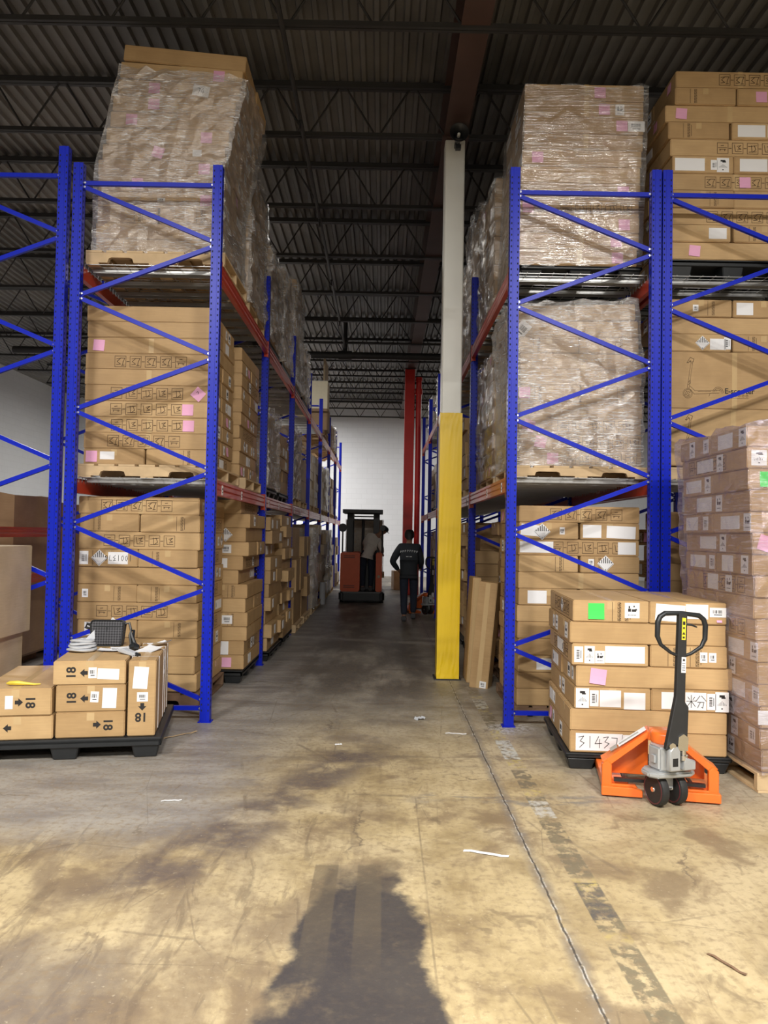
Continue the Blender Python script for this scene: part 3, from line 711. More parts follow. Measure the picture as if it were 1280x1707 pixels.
def d_note(wd, h, mat='pink'):
    def mk():
        m = MB(); n = 4
        for i in range(n):   # slightly curling lower edge
            z0, z1 = h/2-h*i/n, h/2-h*(i+1)/n
            f0, f1 = -0.0012-0.006*(i/n)**3, -0.0012-0.006*((i+1)/n)**3
            m.add([(-wd/2, f0, z0), (wd/2, f0, z0), (wd/2, f1, z1), (-wd/2, f1, z1), (-wd/2, f0+0.0007, z0), (wd/2, f0+0.0007, z0), (wd/2, f1+0.0007, z1), (-wd/2, f1+0.0007, z1)],
                  [(0, 1, 2, 3), (4, 5, 6, 7), (0, 3, 7, 4), (1, 2, 6, 5), (0, 1, 5, 4), (3, 2, 6, 7)])
        return m.mesh(mat+'_note', mat)
    return cached(('note', wd, h, mat), mk)
GLY = [
    [[(-.35, .25), (0, .3), (-.3, -.0), (0, -.25), (-.35, -.3)], [(.0, .32), (.4, .32), (.25, .0), (.2, -.35)], [(.1, -.38), (.35, -.36)]],
    [[(-.3, .35), (-.2, -.3), (.35, -.3)], [(-.05, .2), (.3, .3), (.05, .05), (.32, -.05), (0, -.15)]],
    [[(-.4, .2), (.4, .3)], [(-.1, .3), (-.05, -.3)], [(.15, .3), (.3, -.1), (.0, -.35)], [(-.35, -.35), (.35, -.3)]],
    [[(-.4, .05), (.4, .05)], [(-.3, -.1), (.3, -.12)], [(-.15, .25), (.1, .28)], [(-.25, -.25), (-.2, -.1)], [(.2, -.25), (.18, -.1)]],
]
def d_icons(v, flip=False):
    def mk():
        m = MB(); s = 0.098; p = 0.136; k = 5
        for i in range(k):
            cx = (i-(k-1)/2)*p; a = s/2
            m.stroke([(cx-a, -a), (cx+a, -a), (cx+a, a), (cx-a, a), (cx-a, -a)], 0.004)
            for st in GLY[3 if i == (k-1 if v == 0 else 0) else (0 if v == 0 else 1+(i+v) % 2)]:
                m.stroke([(cx+x*s, z*s*0.95) for x, z in st], 0.0055)
            if i < k-1: m.stroke([(cx+a+0.008, 0), (cx+p-a-0.008, 0)], 0.006)
        return m.mesh('printed_icons', 'print')
    return cached(('icons', v), mk)
def d_end(v=0):
    def mk():
        m = MB(); m.stroke([(-0.02, -0.065), (-0.02, 0.065)], 0.003)
        for i in range(5):
            z = -0.052+i*0.026
            m.stroke([(0.018, z-0.009), (0.038, z-0.009), (0.038, z+0.009), (0.018, z+0.009), (0.018, z-0.009)], 0.0026)
            m.stroke([(0.022, z-0.004), (0.034, z+0.004)], 0.004)
        if v: m.stroke([(0.052, -0.05), (0.052, 0.05)], 0.004)
        return m.mesh('printed_symbols', 'print')
    return cached(('end', v), mk)
HAND = {'3': [[(0, .9), (.5, 1), (.15, .55), (.55, .4), (.1, 0)]], '1': [[(.3, 1), (.3, 0)]], '4': [[(.35, 1), (0, .35), (.65, .4)], [(.45, .75), (.42, 0)]],
        '7': [[(0, .92), (.55, .9), (.42, 0)]], '0': [[(.3, 1), (.05, .6), (.2, .05), (.5, .3), (.45, .8), (.3, 1)]], '6': [[(.5, 1), (.1, .5), (.2, .05), (.5, .15), (.45, .45), (.15, .4)]],
        '2': [[(0, .8), (.3, 1), (.5, .75), (.0, .05), (.55, .05)]], '9': [[(.5, .7), (.2, .6), (.2, .95), (.5, .9), (.45, 0)]], 'E': [[(.5, 1), (.05, .9), (.35, .55), (.05, .4), (.15, .05), (.55, .1)]],
        'a': [[(0, .5), (.8, .55)], [(.4, 1), (.4, 0)], [(.1, .85), (.25, .65)], [(.7, .85), (.55, .65)], [(.38, .5), (.05, .1)], [(.42, .5), (.75, .1)]],
        'b': [[(.35, .95), (.0, .5)], [(.5, .95), (.9, .55)], [(.15, .45), (.7, .45), (.6, 0), (.5, .05)], [(.4, .45), (.15, 0)]]}
def d_hand(s, hgt, wd=0.004, mat='ink', gap=0.72, base=None):
    def mk():
        m = MB(); n = len(s); tw = n*gap*hgt
        if base: m.box((0, -0.0006, 0), (base[0], 0.001, base[1]), 1)
        for i, ch in enumerate(s):
            for st in HAND[ch]: m.stroke([(-tw/2+(i*gap+x*0.9)*hgt, (z-0.5)*hgt) for x, z in st], wd, 0, -0.0016)
        return m.mesh('handwritten_label' if base else 'handwriting', [mat, 'paper'])
    return cached(('hand', s, hgt, base), mk)

# ------------------------------------------------------------------ cartons
def carton_mesh(l, wd, h, mat='card'):
    def mk():
        m = MB(); m.box((0, 0, h/2), (l, wd, h)); me = m.mesh('carton', mat, bevel=0.006, seg=2)
        return me
    return cached(('carton', round(l, 3), round(wd, 3), round(h, 3), mat), mk)
def tape_mesh(l, wd, h):
    def mk():
        m = MB(); m.box((0, 0, h+0.0004), (l-0.01, 0.05, 0.0008))
        for s in (-1, 1): m.box((s*(l/2+0.0004), 0, h-0.033), (0.0008, 0.05, 0.055))
        return m.mesh('packing_tape', 'tape')
    return cached(('tape', round(l, 3), round(wd, 3), round(h, 3)), mk)
def seam_mesh(l, wd, h):
    """tape wound round the middle, showing on the long sides"""
    def mk():
        m = MB()
        for s in (-1, 1): m.box((0.02, s*(wd/2+0.0004), h/2+0.001), (0.045, 0.0008, h-0.008))
        m.box((0.02, 0, h+0.0006), (0.045, wd+0.0016, 0.0008))
        return m.mesh('packing_tape', 'tape')
    return cached(('seam', round(l, 3), round(wd, 3), round(h, 3)), mk)
NCARTON = [0]
def carton(l, wd, h, M4, label, group, mat='card', tape=True, seam=False):
    o = link('carton', carton_mesh(l, wd, h, mat)); o.matrix_world = M4
    tag(o, label, 'box', group); NCARTON[0] += 1
    if tape and not seam: link('packing_tape', tape_mesh(l, wd, h), o)
    if seam: link('packing_tape', seam_mesh(l, wd, h), o)
    o['dims'] = (l, wd, h)
    return o
def stick(o, face, me, u=0, v=0, rot=0, name=None):
    """put a decal on a carton's own face: f(-y) b(+y) l(-x) r(+x) t(+z); u to the viewer's right, v above centre"""
    l, wd, h = o['dims']; e = 0.0008
    z = h/2+v
    if face == 'f': loc, rz = (u, -wd/2-e, z), 0
    elif face == 'b': loc, rz = (-u, wd/2+e, z), math.pi
    elif face == 'l': loc, rz = (-l/2-e, -u, z), -math.pi/2
    elif face == 'r': loc, rz = (l/2+e, u, z), math.pi/2
    else:
        d = link(name or me.name.split('.')[0], me, o, (u, v, h+e)); d.rotation_euler = (-math.pi/2, 0, rot); return d
    d = link(name or me.name.split('.')[0], me, o, loc)
    d.rotation_euler = (Matrix.Rotation(rz, 3, 'Z') @ Matrix.Rotation(rot, 3, 'Y')).to_euler()
    return d
def wface(kind, f):
    """world-side letter -> carton face, for F tiers (rot 0) and S tiers (rot +90)"""
    if kind == 'F': return f
    return {'f': 'l', 'b': 'r', 'l': 'b', 'r': 'f'}[f]
LOADS = {}
def load(xc, yf, z0, tiers, phrase, group, Ln=1.10, H=0.15, side='r', rot=0.0, lean=None, rear=True, inner=True, seed=1, W=None, jit=0.008, sidelab=0.35, big=False):
    """tiers bottom-up: (kind, [front decals...]).  kind F = long carton(s) across, S = two cartons end-on."""
    rnd = random.Random(seed); Wd = W or (Ln/2-0.012); zz = z0; tops = []
    Rz = Matrix.Rotation(rot, 4, 'Z'); px = 0.0
    yc = Ln/2
    out = []
    for k, (kind, decs) in enumerate(tiers):
        dx, th = lean(k, len(tiers)) if lean else (0.0, 0.0)
        pieces = []
        if kind == 'F':
            pieces.append(('f', 0, -(Wd/2+0.004)))
            if rear: pieces.append(('b', 0, Wd/2+0.004))
        else:
            if side == 'r':
                pieces.append(('r', Wd/2+0.006, 0))
                if inner: pieces.append(('l', -Wd/2-0.006, 0))
            else:
                pieces.append(('l', -Wd/2-0.006, 0))
                if inner: pieces.append(('r', Wd/2+0.006, 0))
        for nm, ox, oy in pieces:
            jx, jy, ja = rnd.uniform(-jit, jit), rnd.uniform(-jit, jit)*0.6, R(rnd.uniform(-0.5, 0.5))
            base = Matrix.Translation((xc, yf+yc, 0)) @ Rz @ Matrix.Translation((dx+ox+jx, oy+jy, zz)) @ Matrix.Rotation(th, 4, 'Y') @ Matrix.Rotation((0 if kind == 'F' else math.pi/2)+ja, 4, 'Z')
            mine = [d for d in decs if d[0] == nm or (kind == 'F' and nm == 'f' and d[0] == 'c')]
            look = 'plain brown'
            for d in mine:
                n = d[1].name
                if 'pink' in n: look = 'pink-noted brown'; break
                if 'green' in n: look = 'green-noted brown'; break
                if 'hand' in n: look = 'number-marked brown'; break
                if 'hazard' in n: look = 'hazard-labelled brown'; break
                if 'sheet' in n or 'label' in n: look = 'white-labelled brown'
                if 'icons' in n and look == 'plain brown': look = 'icon-printed brown'
            hs_ = ', back piece' if nm == 'b' else ((', left piece' if nm == 'l' else ', right piece') if kind == 'S' and inner else '')
            if k == len(tiers)-1: tn = 'top tier'
            elif k == 0: tn = 'bottom tier'
            else: tn = '%s tier up' % ORD[k+1]
            o = carton(Ln if kind == 'F' else Ln, Wd, H-0.0015, base, '%s carton, %s%s, %s' % (look, tn, hs_, phrase), group, seam=(kind == 'F' and rnd.random() < 0.5))
            out.append(o)
            for d in mine: stick(o, wface(kind, 'f'), d[1], *d[2:])
            if nm != 'b' or True:
                if kind == 'S' and not any('sheet' in d[1].name for d in mine) and nm in ('l', 'r'):
                    stick(o, wface(kind, 'f'), d_end(rnd.randint(0, 1)), rnd.choice((-0.12, 0.08)), 0)
            vis = side if nm in ('f', 'b', side) else None
            if vis:
                if kind == 'S' and rnd.random() < 0.7: stick(o, wface(kind, vis), d_icons(rnd.randint(0, 2)), rnd.uniform(-0.1, 0.1), 0)
                if rnd.random() < sidelab:
                    c_ = rnd.randint(0, 5); u_ = rnd.uniform(-0.16, 0.16)
                    dm = [lambda: d_sheet(0.16, 0.10), lambda: d_bar(0.10, 0.10), lambda: d_mark(0.11, 0.11), lambda: d_sheet(0.20, 0.09, 1), lambda: d_hazard(0.12), lambda: d_note(0.09, 0.09)][c_]()
                    if big: u_ = rnd.uniform(-0.2, -0.05) if kind == 'S' else rnd.uniform(-0.1, 0.0); dm = rnd.choice((d_sheet(0.26, 0.105, 1), d_sheet(0.22, 0.10), d_sheet(0.17, 0.11), d_burst(0.10, 0.12), d_sheet(0.28, 0.09)))
                    stick(o, wface(kind, vis), dm, u_, 0.0)
                    if big: stick(o, wface(kind, vis), rnd.choice((d_mark(0.10, 0.115), d_burst(0.10, 0.12), d_bar(0.09, 0.10, True))), u_+0.25, 0.0)
                    if rnd.random() < 0.5 and not big: stick(o, wface(kind, vis), d_bar(0.07, 0.09, True), u_+(0.14 if u_ < 0 else -0.14), 0.0)
        zz += H + abs(math.sin(th))*0.0
    return out, zz

def wrap_film(x0, x1, y0, y1, z0, z1, label, mat='film', shift=None, cover_top=False, seed=1, amp=0.012, nz=None):
    """crumpled film wound round a load"""
    r = random.Random(seed); nx = 14; ny = 14
    nz = nz or max(6, int((z1-z0)/0.06))
    per = []
    def run(a, b, n): return [a+(b-a)*i/n for i in range(n)]
    for x in run(x0, x1, nx): per.append((x, y0, 0, -1))
    for y in run(y0, y1, ny): per.append((x1, y, 1, 0))
    for x in run(x1, x0, nx): per.append((x, y1, 0, 1))
    for y in run(y1, y0, ny): per.append((x0, y, -1, 0))
    n = len(per); m = MB(); vs = []
    for k in range(nz+1):
        t = k/nz; z = z0+(z1-z0)*t
        sx, tl = shift(t) if shift else (0, 0)
        for (x, y, nx_, ny_) in per:
            a = r.random()**2*amp+0.004
            vs.append((x+nx_*a+sx, y+ny_*a, z+r.uniform(-0.4, 0.4)*(z1-z0)/nz*(0 if k in (0, nz) else 1)-(x-(x0+x1)/2)*tl + (r.uniform(-0.03, 0.02) if k in (0, nz) else 0)))
    fs = []
    for k in range(nz):
        for j in range(n):
            a, b, c_, d = k*n+j, k*n+(j+1) % n, (k+1)*n+(j+1) % n, (k+1)*n+j
            fs += [(a, b, c_), (a, c_, d)] if r.random() < 0.5 else [(a, b, d), (b, c_, d)]
    m.add(vs, fs)
    if cover_top:
        ctr = len(m.v); zt = z1; sx, tl = shift(1) if shift else (0, 0)
        m.add([((x0+x1)/2+sx, (y0+y1)/2, zt+0.01)], [])
        m.f += [(nz*n+j, nz*n+(j+1) % n, ctr) for j in range(n)]; m.m += [0]*n
    o = m.build('stretch_wrap', mat, smooth=False)
    return tag(o, label, 'plastic wrap')

# ------------------------------------------------------------------ loads in the racks
PK = d_note(0.10, 0.10); IC0, IC1, IC2 = d_icons(0), d_icons(1), d_icons(2)
HZ = d_hazard(0.15)
def F(*d): return ('F', list(d))
def S(*d): return ('S', list(d))
def pk(u, r=0.0, v=0.0): return ('c', PK, u, v, r)

# left rack, ground, nearest
wood_pallet(-2.20, 7.55, 0.0, 'old wooden pallet on the floor under the nearest left rack stack', 1.15, 1.1, 0.14, 'wood_dark')
load(-2.205, 7.0, 0.15, [
    F(), S(('r', d_sheet(0.10, 0.10), -0.02, 0.01)), F(), S(('l', d_sheet(0.17, 0.12), -0.12, 0.0), ('l', d_sheet(0.11, 0.13), 0.05, 0.02, 0.7)),
    F(('c', IC1, -0.05, 0)), S(('l', d_bar(0.055, 0.075), -0.20, 0)), F(), S(('l', d_bar(0.08, 0.12, True), -0.22, 0.0), ('l', HZ, -0.08, 0.0), ('l', d_hand('1001376', 0.05, base=(0.18, 0.11)), 0.09, 0.0, math.pi)),
    F(('c', IC2, 0.0, 0)), S(), F(('c', IC0, -0.02, 0))],
    'left rack floor stack nearest camera', 'cartons on left rack floor, front stack', 1.10, 0.16, 'r', seed=11, sidelab=0.5)
# left rack, middle level, nearest
wood_pallet(-2.07, 7.30, LZ1+0.012, 'pale wooden pallet on left rack lower deck nearest camera', 1.21, 1.12, 0.12)
load(-2.12, 6.85, LZ1+0.137, [
    S(('l', PK, -0.20, 0.0), ('l', d_sheet(0.13, 0.07), -0.06, 0.01)), F(('c', IC0, -0.02, 0)), F(('c', IC1, 0, 0), pk(0.37)), F(('c', IC2, 0, 0), pk(0.37)),
    F(('c', IC1, 0, 0), pk(0.46, 0.7), ('c', d_hand('2', 0.05), 0.46, 0.0)), F(), F(('c', IC0, 0.03, 0)), F(pk(-0.45, 0.06)), F(), F()],
    'left rack lower-deck front stack', 'cartons on left rack lower deck, front stack', 1.11, 0.143, 'r', seed=12, sidelab=0.85)
# left rack, top level, nearest: tall leaning wrapped load
wood_pallet(-2.03, 7.25, LZ2+0.012, 'pale wooden pallet under the tall leaning wrapped load, upper left rack', 1.22, 1.12, 0.125)
def leanL(k, n):
    t = max(0, (k-5)/(n-6)); return (0.20*t, R(4.6)*t*t)
load(-2.045, 6.80, LZ2+0.142, [
    F(), F(), S(), F(pk(0.42), ('c', d_bar(0.07, 0.04), 0.02, 0)), F(pk(-0.2)), F(pk(0.40)), F(pk(-0.05, 0.3), ('c', d_sheet(0.08, 0.06), 0.3, 0)), F(pk(0.35)), F(pk(-0.36)),
    F(pk(-0.18)), F(pk(-0.22), ('c', d_hand('74', 0.05, base=(0.15, 0.10)), 0.20, 0.0, 0.15)), F(pk(0.34)), F()],
    'tall leaning wrapped load, upper left rack', 'cartons in the leaning wrapped load', 1.10, 0.144, 'r', lean=leanL, seed=13, sidelab=0.6)
def shL(t):
    u = max(0, (t*13-6)/7); return (0.20*u, math.tan(R(4.0))*u*u)
wrap_film(-2.62, -1.47, 6.775, 7.93, LZ2+0.13, LZ2+1.80, 'crinkled clear wrap around the tall leaning load, upper left rack', 'film', shL, seed=4, amp=0.03)
# left rack second positions
def mixed(n, seed, dens=0.5):
    r = random.Random(seed); out = []
    for k in range(n):
        kind = 'F' if (k+seed) % 2 else 'S'; d = []
        if r.random() < dens:
            x = r.choice([('r', d_sheet(0.16, 0.10), 0.02, 0.0), ('r', HZ, 0.0, 0.0), ('r', PK, 0.08, 0.0), ('r', d_bar(0.11, 0.09), 0.05, 0.0)])
            d = [x] if kind == 'S' else [('c', x[1], 0.30, 0)]
        out.append((kind, d))
    return out
def raggedness(seed, a=0.05):
    r = random.Random(seed); xs = [r.uniform(-a, a) for _ in range(20)]
    return lambda k, n: (xs[k], 0.0)
plastic_pallet(-2.02, 8.72, 0.0, 'black plastic pallet under second floor stack, left rack', 1.15, 1.1)
ts = mixed(12, 21, 0.45); ts[1] = S(('r', d_sheet(0.20, 0.14), 0.0, 0)); ts[0] = ('F', [pk(0.36)]); ts[9] = S(('r', HZ, 0.05, 0))
load(-2.0, 8.20, 0.15, ts, 'left rack second floor stack', 'cartons on left rack floor, second stack', 1.08, 0.15, 'r', lean=raggedness(5, 0.06), seed=22, sidelab=0.6, inner=False)
wood_pallet(-2.05, 8.66, LZ1+0.012, 'wooden pallet under second stack on left rack lower deck', 1.2, 1.05, 0.12)
load(-2.06, 8.12, LZ1+0.137, mixed(10, 31, 0.2), 'left rack lower-deck second stack', 'cartons on left rack lower deck, second stack', 1.10, 0.138, 'r', seed=32, sidelab=0.95, inner=False)
wood_pallet(-2.05, 8.66, LZ2+0.012, 'wooden pallet under second wrapped load, upper left rack', 1.2, 1.05, 0.12, 'wood')
load(-2.02, 8.12, LZ2+0.137, [F(), S(), F(), F(), S(), F(), F(), S(), F()], 'second wrapped load, upper left rack', 'cartons in the second wrapped load, upper left', 1.10, 0.165, 'r', seed=33, inner=False)
wrap_film(-2.58, -1.45, 8.10, 9.24, LZ2+0.13, LZ2+1.64, 'dull clear wrap around second load, upper left rack', 'film', seed=8, amp=0.045)

# right rack, ground, nearest
wood_pallet(1.76, 7.45, 0.0, 'worn wooden pallet under nearest right rack floor stack', 1.1, 1.1, 0.10, 'wood_dark')
load(1.775, 6.90, 0.102, [
    F(), F(), S(('l', d_sheet(0.2, 0.10), 0.0, 0), ('l', d_sheet(0.12, 0.09), 0.18, -0.02, 0.2)), F(), F(), F(), S(('l', d_sheet(0.17, 0.115), -0.10, 0), ('l', d_sheet(0.10, 0.10), 0.10, 0)), F(),
    S(('r', HZ, -0.04, 0.01), ('r', d_bar(0.05, 0.06), -0.17, 0.02)), F(('c', d_sheet(0.30, 0.10), -0.38, 0.0), ('c', IC2, 0.08, 0), ('c', d_sheet(0.16, 0.11), 0.43, 0)),
    S(('l', d_sheet(0.22, 0.10), -0.14, 0.0, 0.1), ('l', HZ, -0.06, -0.01), ('l', d_bar(0.045, 0.065), 0.12, 0.0), ('r', d_sheet(0.165, 0.115), -0.16, 0.0), ('r', d_sheet(0.26, 0.11), 0.10, -0.005, 0.03)),
    F(('c', IC0, 0.06, 0))],
    'right rack floor stack nearest camera', 'cartons on right rack floor, front stack', 1.08, 0.149, 'l', seed=41, sidelab=0.7)
# right rack, lower deck, nearest wrapped
wood_pallet(1.75, 7.32, RZ1+0.012, 'pale wooden pallet under wrapped load, right rack lower deck', 1.18, 1.12, 0.105)
def leanR(k, n):
    t = max(0, (k-6)/(n-7)); return (-0.06*t+0.02, R(-1.8)*t)
load(1.745, 6.85, RZ1+0.12, [
    F(('c', IC1, 0.18, 0), pk(-0.25)), F(('c', IC2, 0.2, 0), pk(-0.36, 0.2)), F(('c', IC1, 0.12, 0), pk(-0.46, 0.3)), F(), S(('l', PK, -0.23, 0)), F(), F(), S(), F(('c', d_bar(0.11, 0.15), -0.5, 0, 0.7)), F()],
    'wrapped load, right rack lower deck', 'cartons in the wrapped load, right lower deck', 1.09, 0.146, 'l', lean=leanR, seed=42, sidelab=0.6)
def shR(t):
    u = max(0, (t*10-6)/4); return (-0.06*u, -math.tan(R(1.8))*u)
wrap_film(1.175, 2.31, 6.825, 7.97, RZ1+0.11, RZ1+1.61, 'white crinkled wrap around load on right rack lower deck', 'film', shR, True, seed=14, amp=0.022)
# right rack, top, nearest wrapped
plastic_pallet(1.74, 7.35, LZ2+0.012, 'black plastic pallet under wrapped load, upper right rack', 1.1, 1.1, 0.105)
def leanRT(k, n):
    return (0.055*k/n, 0.0)
load(1.715, 6.80, RZ2+0.12, [
    F(pk(0.36)), F(pk(0.33)), F(pk(0.40)), F(pk(-0.46), ('c', IC2, 0.15, 0)), F(pk(0.38)), F(), F(pk(-0.40)), F(), F(pk(0.34), ('c', d_bar(0.15, 0.095), 0.47, 0)), F(pk(0.18), ('c', d_mark(0.08, 0.1), 0.32, 0)), F(pk(0.14))],
    'wrapped load, upper right rack', 'cartons in the wrapped load, upper right', 1.07, 0.150, 'l', lean=leanRT, seed=43, sidelab=0.5)
wrap_film(1.16, 2.27, 6.778, 7.91, RZ2+0.11, RZ2+1.75, 'glossy clear wrap around load on upper right rack', 'film_glossy', lambda t: (0.055*t, 0), seed=15, amp=0.008)
# right rack second positions
wood_pallet(1.86, 8.75, 0.0, 'worn wooden pallet under second floor stack, right rack', 1.05, 1.05, 0.10, 'wood_dark')
load(1.90, 8.25, 0.102, mixed(11, 51, 0.4), 'right rack second floor stack', 'cartons on right rack floor, second stack', 1.06, 0.152, 'l', lean=raggedness(15, 0.07), seed=52, sidelab=0.8, inner=False)
wood_pallet(1.75, 8.70, RZ1+0.012, 'wooden pallet under second stack on right rack lower deck', 1.15, 1.1, 0.105)
load(1.72, 8.15, RZ1+0.12, mixed(9, 61, 0.3), 'right rack lower-deck second stack', 'cartons on right rack lower deck, second stack', 1.10, 0.15, 'l', seed=62, sidelab=0.6, inner=False)
wrap_film(1.15, 2.29, 8.13, 9.27, RZ1+0.11, RZ1+1.47, 'thin clear wrap around second stack, right rack lower deck', 'film_soft', seed=16, amp=0.04)
wood_pallet(1.74, 8.70, RZ2+0.012, 'wooden pallet under second load on upper right rack', 1.15, 1.1, 0.105)
load(1.70, 8.15, RZ2+0.12, [F(), S(), F(), S(), F(), S(), F(), S(), F()], 'second wrapped load, upper right rack', 'cartons in the second wrapped load, upper right', 1.08, 0.158, 'l', seed=63, inner=False, sidelab=0.4)
wrap_film(1.14, 2.26, 8.12, 9.26, RZ2+0.11, RZ2+1.53, 'thin clear wrap around second load, upper right rack', 'film_soft', seed=17, amp=0.04)

# outer right row
plastic_pallet(3.13, 7.4, RZ2+0.012, 'black plastic pallet under unwrapped stack, outer right row', 1.15, 1.1, 0.20)
def leanRR(k, n): return ((0.0, -0.01, 0.0, 0.01, 0.0, 0.0, 0.0, -0.03, -0.05, 0.02, 0.04)[k], 0.0)
load(3.125, 6.85, RZ2+0.216, [
    F(('c', PK, -0.34, 0.0, 0.1)), S(('l', d_sheet(0.16, 0.10), 0.16, 0.0)), F(('c', IC0, 0.08, 0)), S(), F(('c', IC0, 0.06, 0), pk(0.10)),
    S(('l', d_sheet(0.27, 0.115), -0.12, 0.0), ('l', d_bar(0.06, 0.09, True), 0.10, 0), ('l', d_burst(0.11, 0.13), 0.18, 0), ('r', d_sheet(0.25, 0.115), -0.1, 0), ('r', d_bar(0.07, 0.11, True), 0.08, 0)),
    F(('c', IC1, 0.18, 0)), S(('r', d_sheet(0.25, 0.11), -0.1, 0), ('r', d_bar(0.07, 0.11, True), 0.08, 0)), F(('c', PK, -0.42, 0.0, 0.08)), S(('r', PK, -0.06, 0)), F(('c', IC0, 0.15, 0))],
    'unwrapped stack, upper outer right row', 'cartons on the upper outer right row', 1.13, 0.157, 'l', lean=leanRR, seed=71, sidelab=0.9, rear=True)
wood_pallet(3.12, 7.4, RZ1+0.012, 'wooden pallet under the scooter cartons, outer right row', 1.15, 1.1, 0.12)
def scooter():
    def mk():
        m = MB(); s = 0.0055
        def C(cx, cz, r, n=14, a0=0, a1=2*math.pi): return [(cx+r*math.cos(a0+(a1-a0)*i/n), cz+r*math.sin(a0+(a1-a0)*i/n)) for i in range(n+1)]
        for r in (0.043, 0.034, 0.02): m.stroke(C(-0.29, -0.14, r), 0.0025)
        for a in range(4): m.stroke([(-0.29, -0.14), (-0.29+0.034*math.cos(a*1.57+.5), -0.14+0.034*math.sin(a*1.57+.5))], 0.002)
        m.stroke([(-0.297, -0.10), (-0.262, 0.15)], 0.003); m.stroke([(-0.280, -0.10), (-0.246, 0.15)], 0.003)
        m.stroke([(-0.262, 0.15), (-0.30, 0.135), (-0.27, 0.185), (-0.235, 0.17), (-0.246, 0.14)], 0.004); m.stroke([(-0.29, 0.13), (-0.27, 0.16), (-0.255, 0.13)], 0.003)
        m.stroke([(-0.285, -0.04), (-0.27, -0.02), (-0.268, -0.05), (-0.29, -0.06)], 0.004)
        m.stroke([(-0.275, -0.07), (-0.225, -0.115), (-0.07, -0.108), (0.0, -0.105)], 0.003); m.stroke([(-0.285, -0.09), (-0.23, -0.145), (-0.06, -0.135), (-0.01, -0.132)], 0.003)
        m.stroke([(-0.2, -0.12), (-0.08, -0.118)], 0.002); m.stroke([(-0.09, -0.135), (-0.10, -0.165)], 0.003)
        m.stroke(C(-0.018, -0.125, 0.046, 12, -0.2, math.pi), 0.003); m.stroke(C(-0.018, -0.125, 0.034, 12, -0.2, math.pi), 0.003); m.stroke(C(-0.018, -0.125, 0.02, 10, 0, math.pi), 0.002)
        for k in range(5):
            m.stroke(C(0.105+k*0.034, -0.155, 0.011, 10), 0.0022); m.stroke([(0.10+k*0.034, -0.155), (0.11+k*0.034, -0.152)], 0.003)
        m.stroke([(0.05, -0.178), (0.255, -0.178)], 0.0022)
        return m.mesh('printed_scooter_drawing', 'print')
    return cached('scooter', mk)
for k in range(2):
    T = Matrix.Translation((3.115+0.01*k, 7.12, 2.268+0.515*k))
    o = carton(1.13, 0.52, 0.513, T, ('lower' if k == 0 else 'upper')+' large scooter-printed carton standing on outer right row lower deck', 'large scooter cartons', tape=False)
    stick(o, 'f', scooter(), -0.11, 0.02); stick(o, 'f', text_mesh('E-scooter', 0.068, 'ink', bold=0.0012), 0.065, -0.095, name='printed_text')
    if True: link('packing_tape', seam_mesh(1.13, 0.52, 0.513), o)
load(3.12, 6.86, 3.30, [S(('l', d_hazard(0.13), 0.02, 0.0), ('l', d_sheet(0.145, 0.10), 0.16, -0.01), ('l', d_bar(0.06, 0.11, True), 0.245, 0)), F(), S(('l', d_bar(0.05, 0.06), -0.05, 0), ('r', d_sheet(0.15, 0.11), -0.17, 0.0))],
     'above the scooter cartons', 'cartons above the scooter cartons', 1.13, 0.157, 'l', seed=72, rear=False, inner=True)
plastic_pallet(3.06, 7.4, 0, 'black plastic pallet under the dark stack behind the tall wrapped stack', 1.1, 1.1)
load(3.06, 6.9, 0.15, [F(), S(), F(), S(), F(), S(), F(), S(), F(), S(), F()], 'dark stack behind the tall wrapped stack', 'cartons behind the tall wrapped stack', 1.05, 0.155, 'l', seed=73, rear=False, inner=False, sidelab=0.8)

# ------------------------------------------------------------------ deeper bays
FAR = MB(); fr = random.Random(99)
def far_stack(xc, y0, z0, z1, side, th=0.16, lx=1.08, ly=1.1, pale=0, lab=0.5, rag=0.02):
    n = max(1, round((z1-z0)/th)); th = (z1-z0)/n
    for k in range(n):
        dx = fr.uniform(-rag, rag); z = z0+th*(k+0.5)
        if k % 2:
            for j in (-1, 1):
                x, y = xc+dx+fr.uniform(-rag, rag), y0+ly/2+j*ly/4
                FAR.box((x, y, z), (lx, ly/2-0.012, th-0.004), pale)
                if fr.random() < lab: FAR.box((x+side*(lx/2+0.0015), y+fr.uniform(-.12, .12), z), (0.002, fr.uniform(.1, .2), th*0.65), 2)
        else:
            for j in (-1, 1):
                x, y = xc+dx+j*lx/4, y0+ly/2+fr.uniform(-rag, rag)
                FAR.box((x, y, z), (lx/2-0.012, ly, th-0.004), pale)
                if j == side and fr.random() < lab: FAR.box((x+side*(lx/4-0.0045), y+fr.uniform(-.35, .35), z), (0.002, fr.uniform(.1, .25), th*0.65), 2)
                if fr.random() < lab*0.5: FAR.box((x+0.03, y-ly/2-0.0015, z), (fr.uniform(.08, .2), 0.002, th*0.6), 2)
def bay_pallet(xc, y, z, label, black=False):
    if black: plastic_pallet(xc, y, z, label, 1.12, 1.08, 0.125)
    else: wood_pallet(xc, y, z, label, 1.15, 1.08, 0.125)
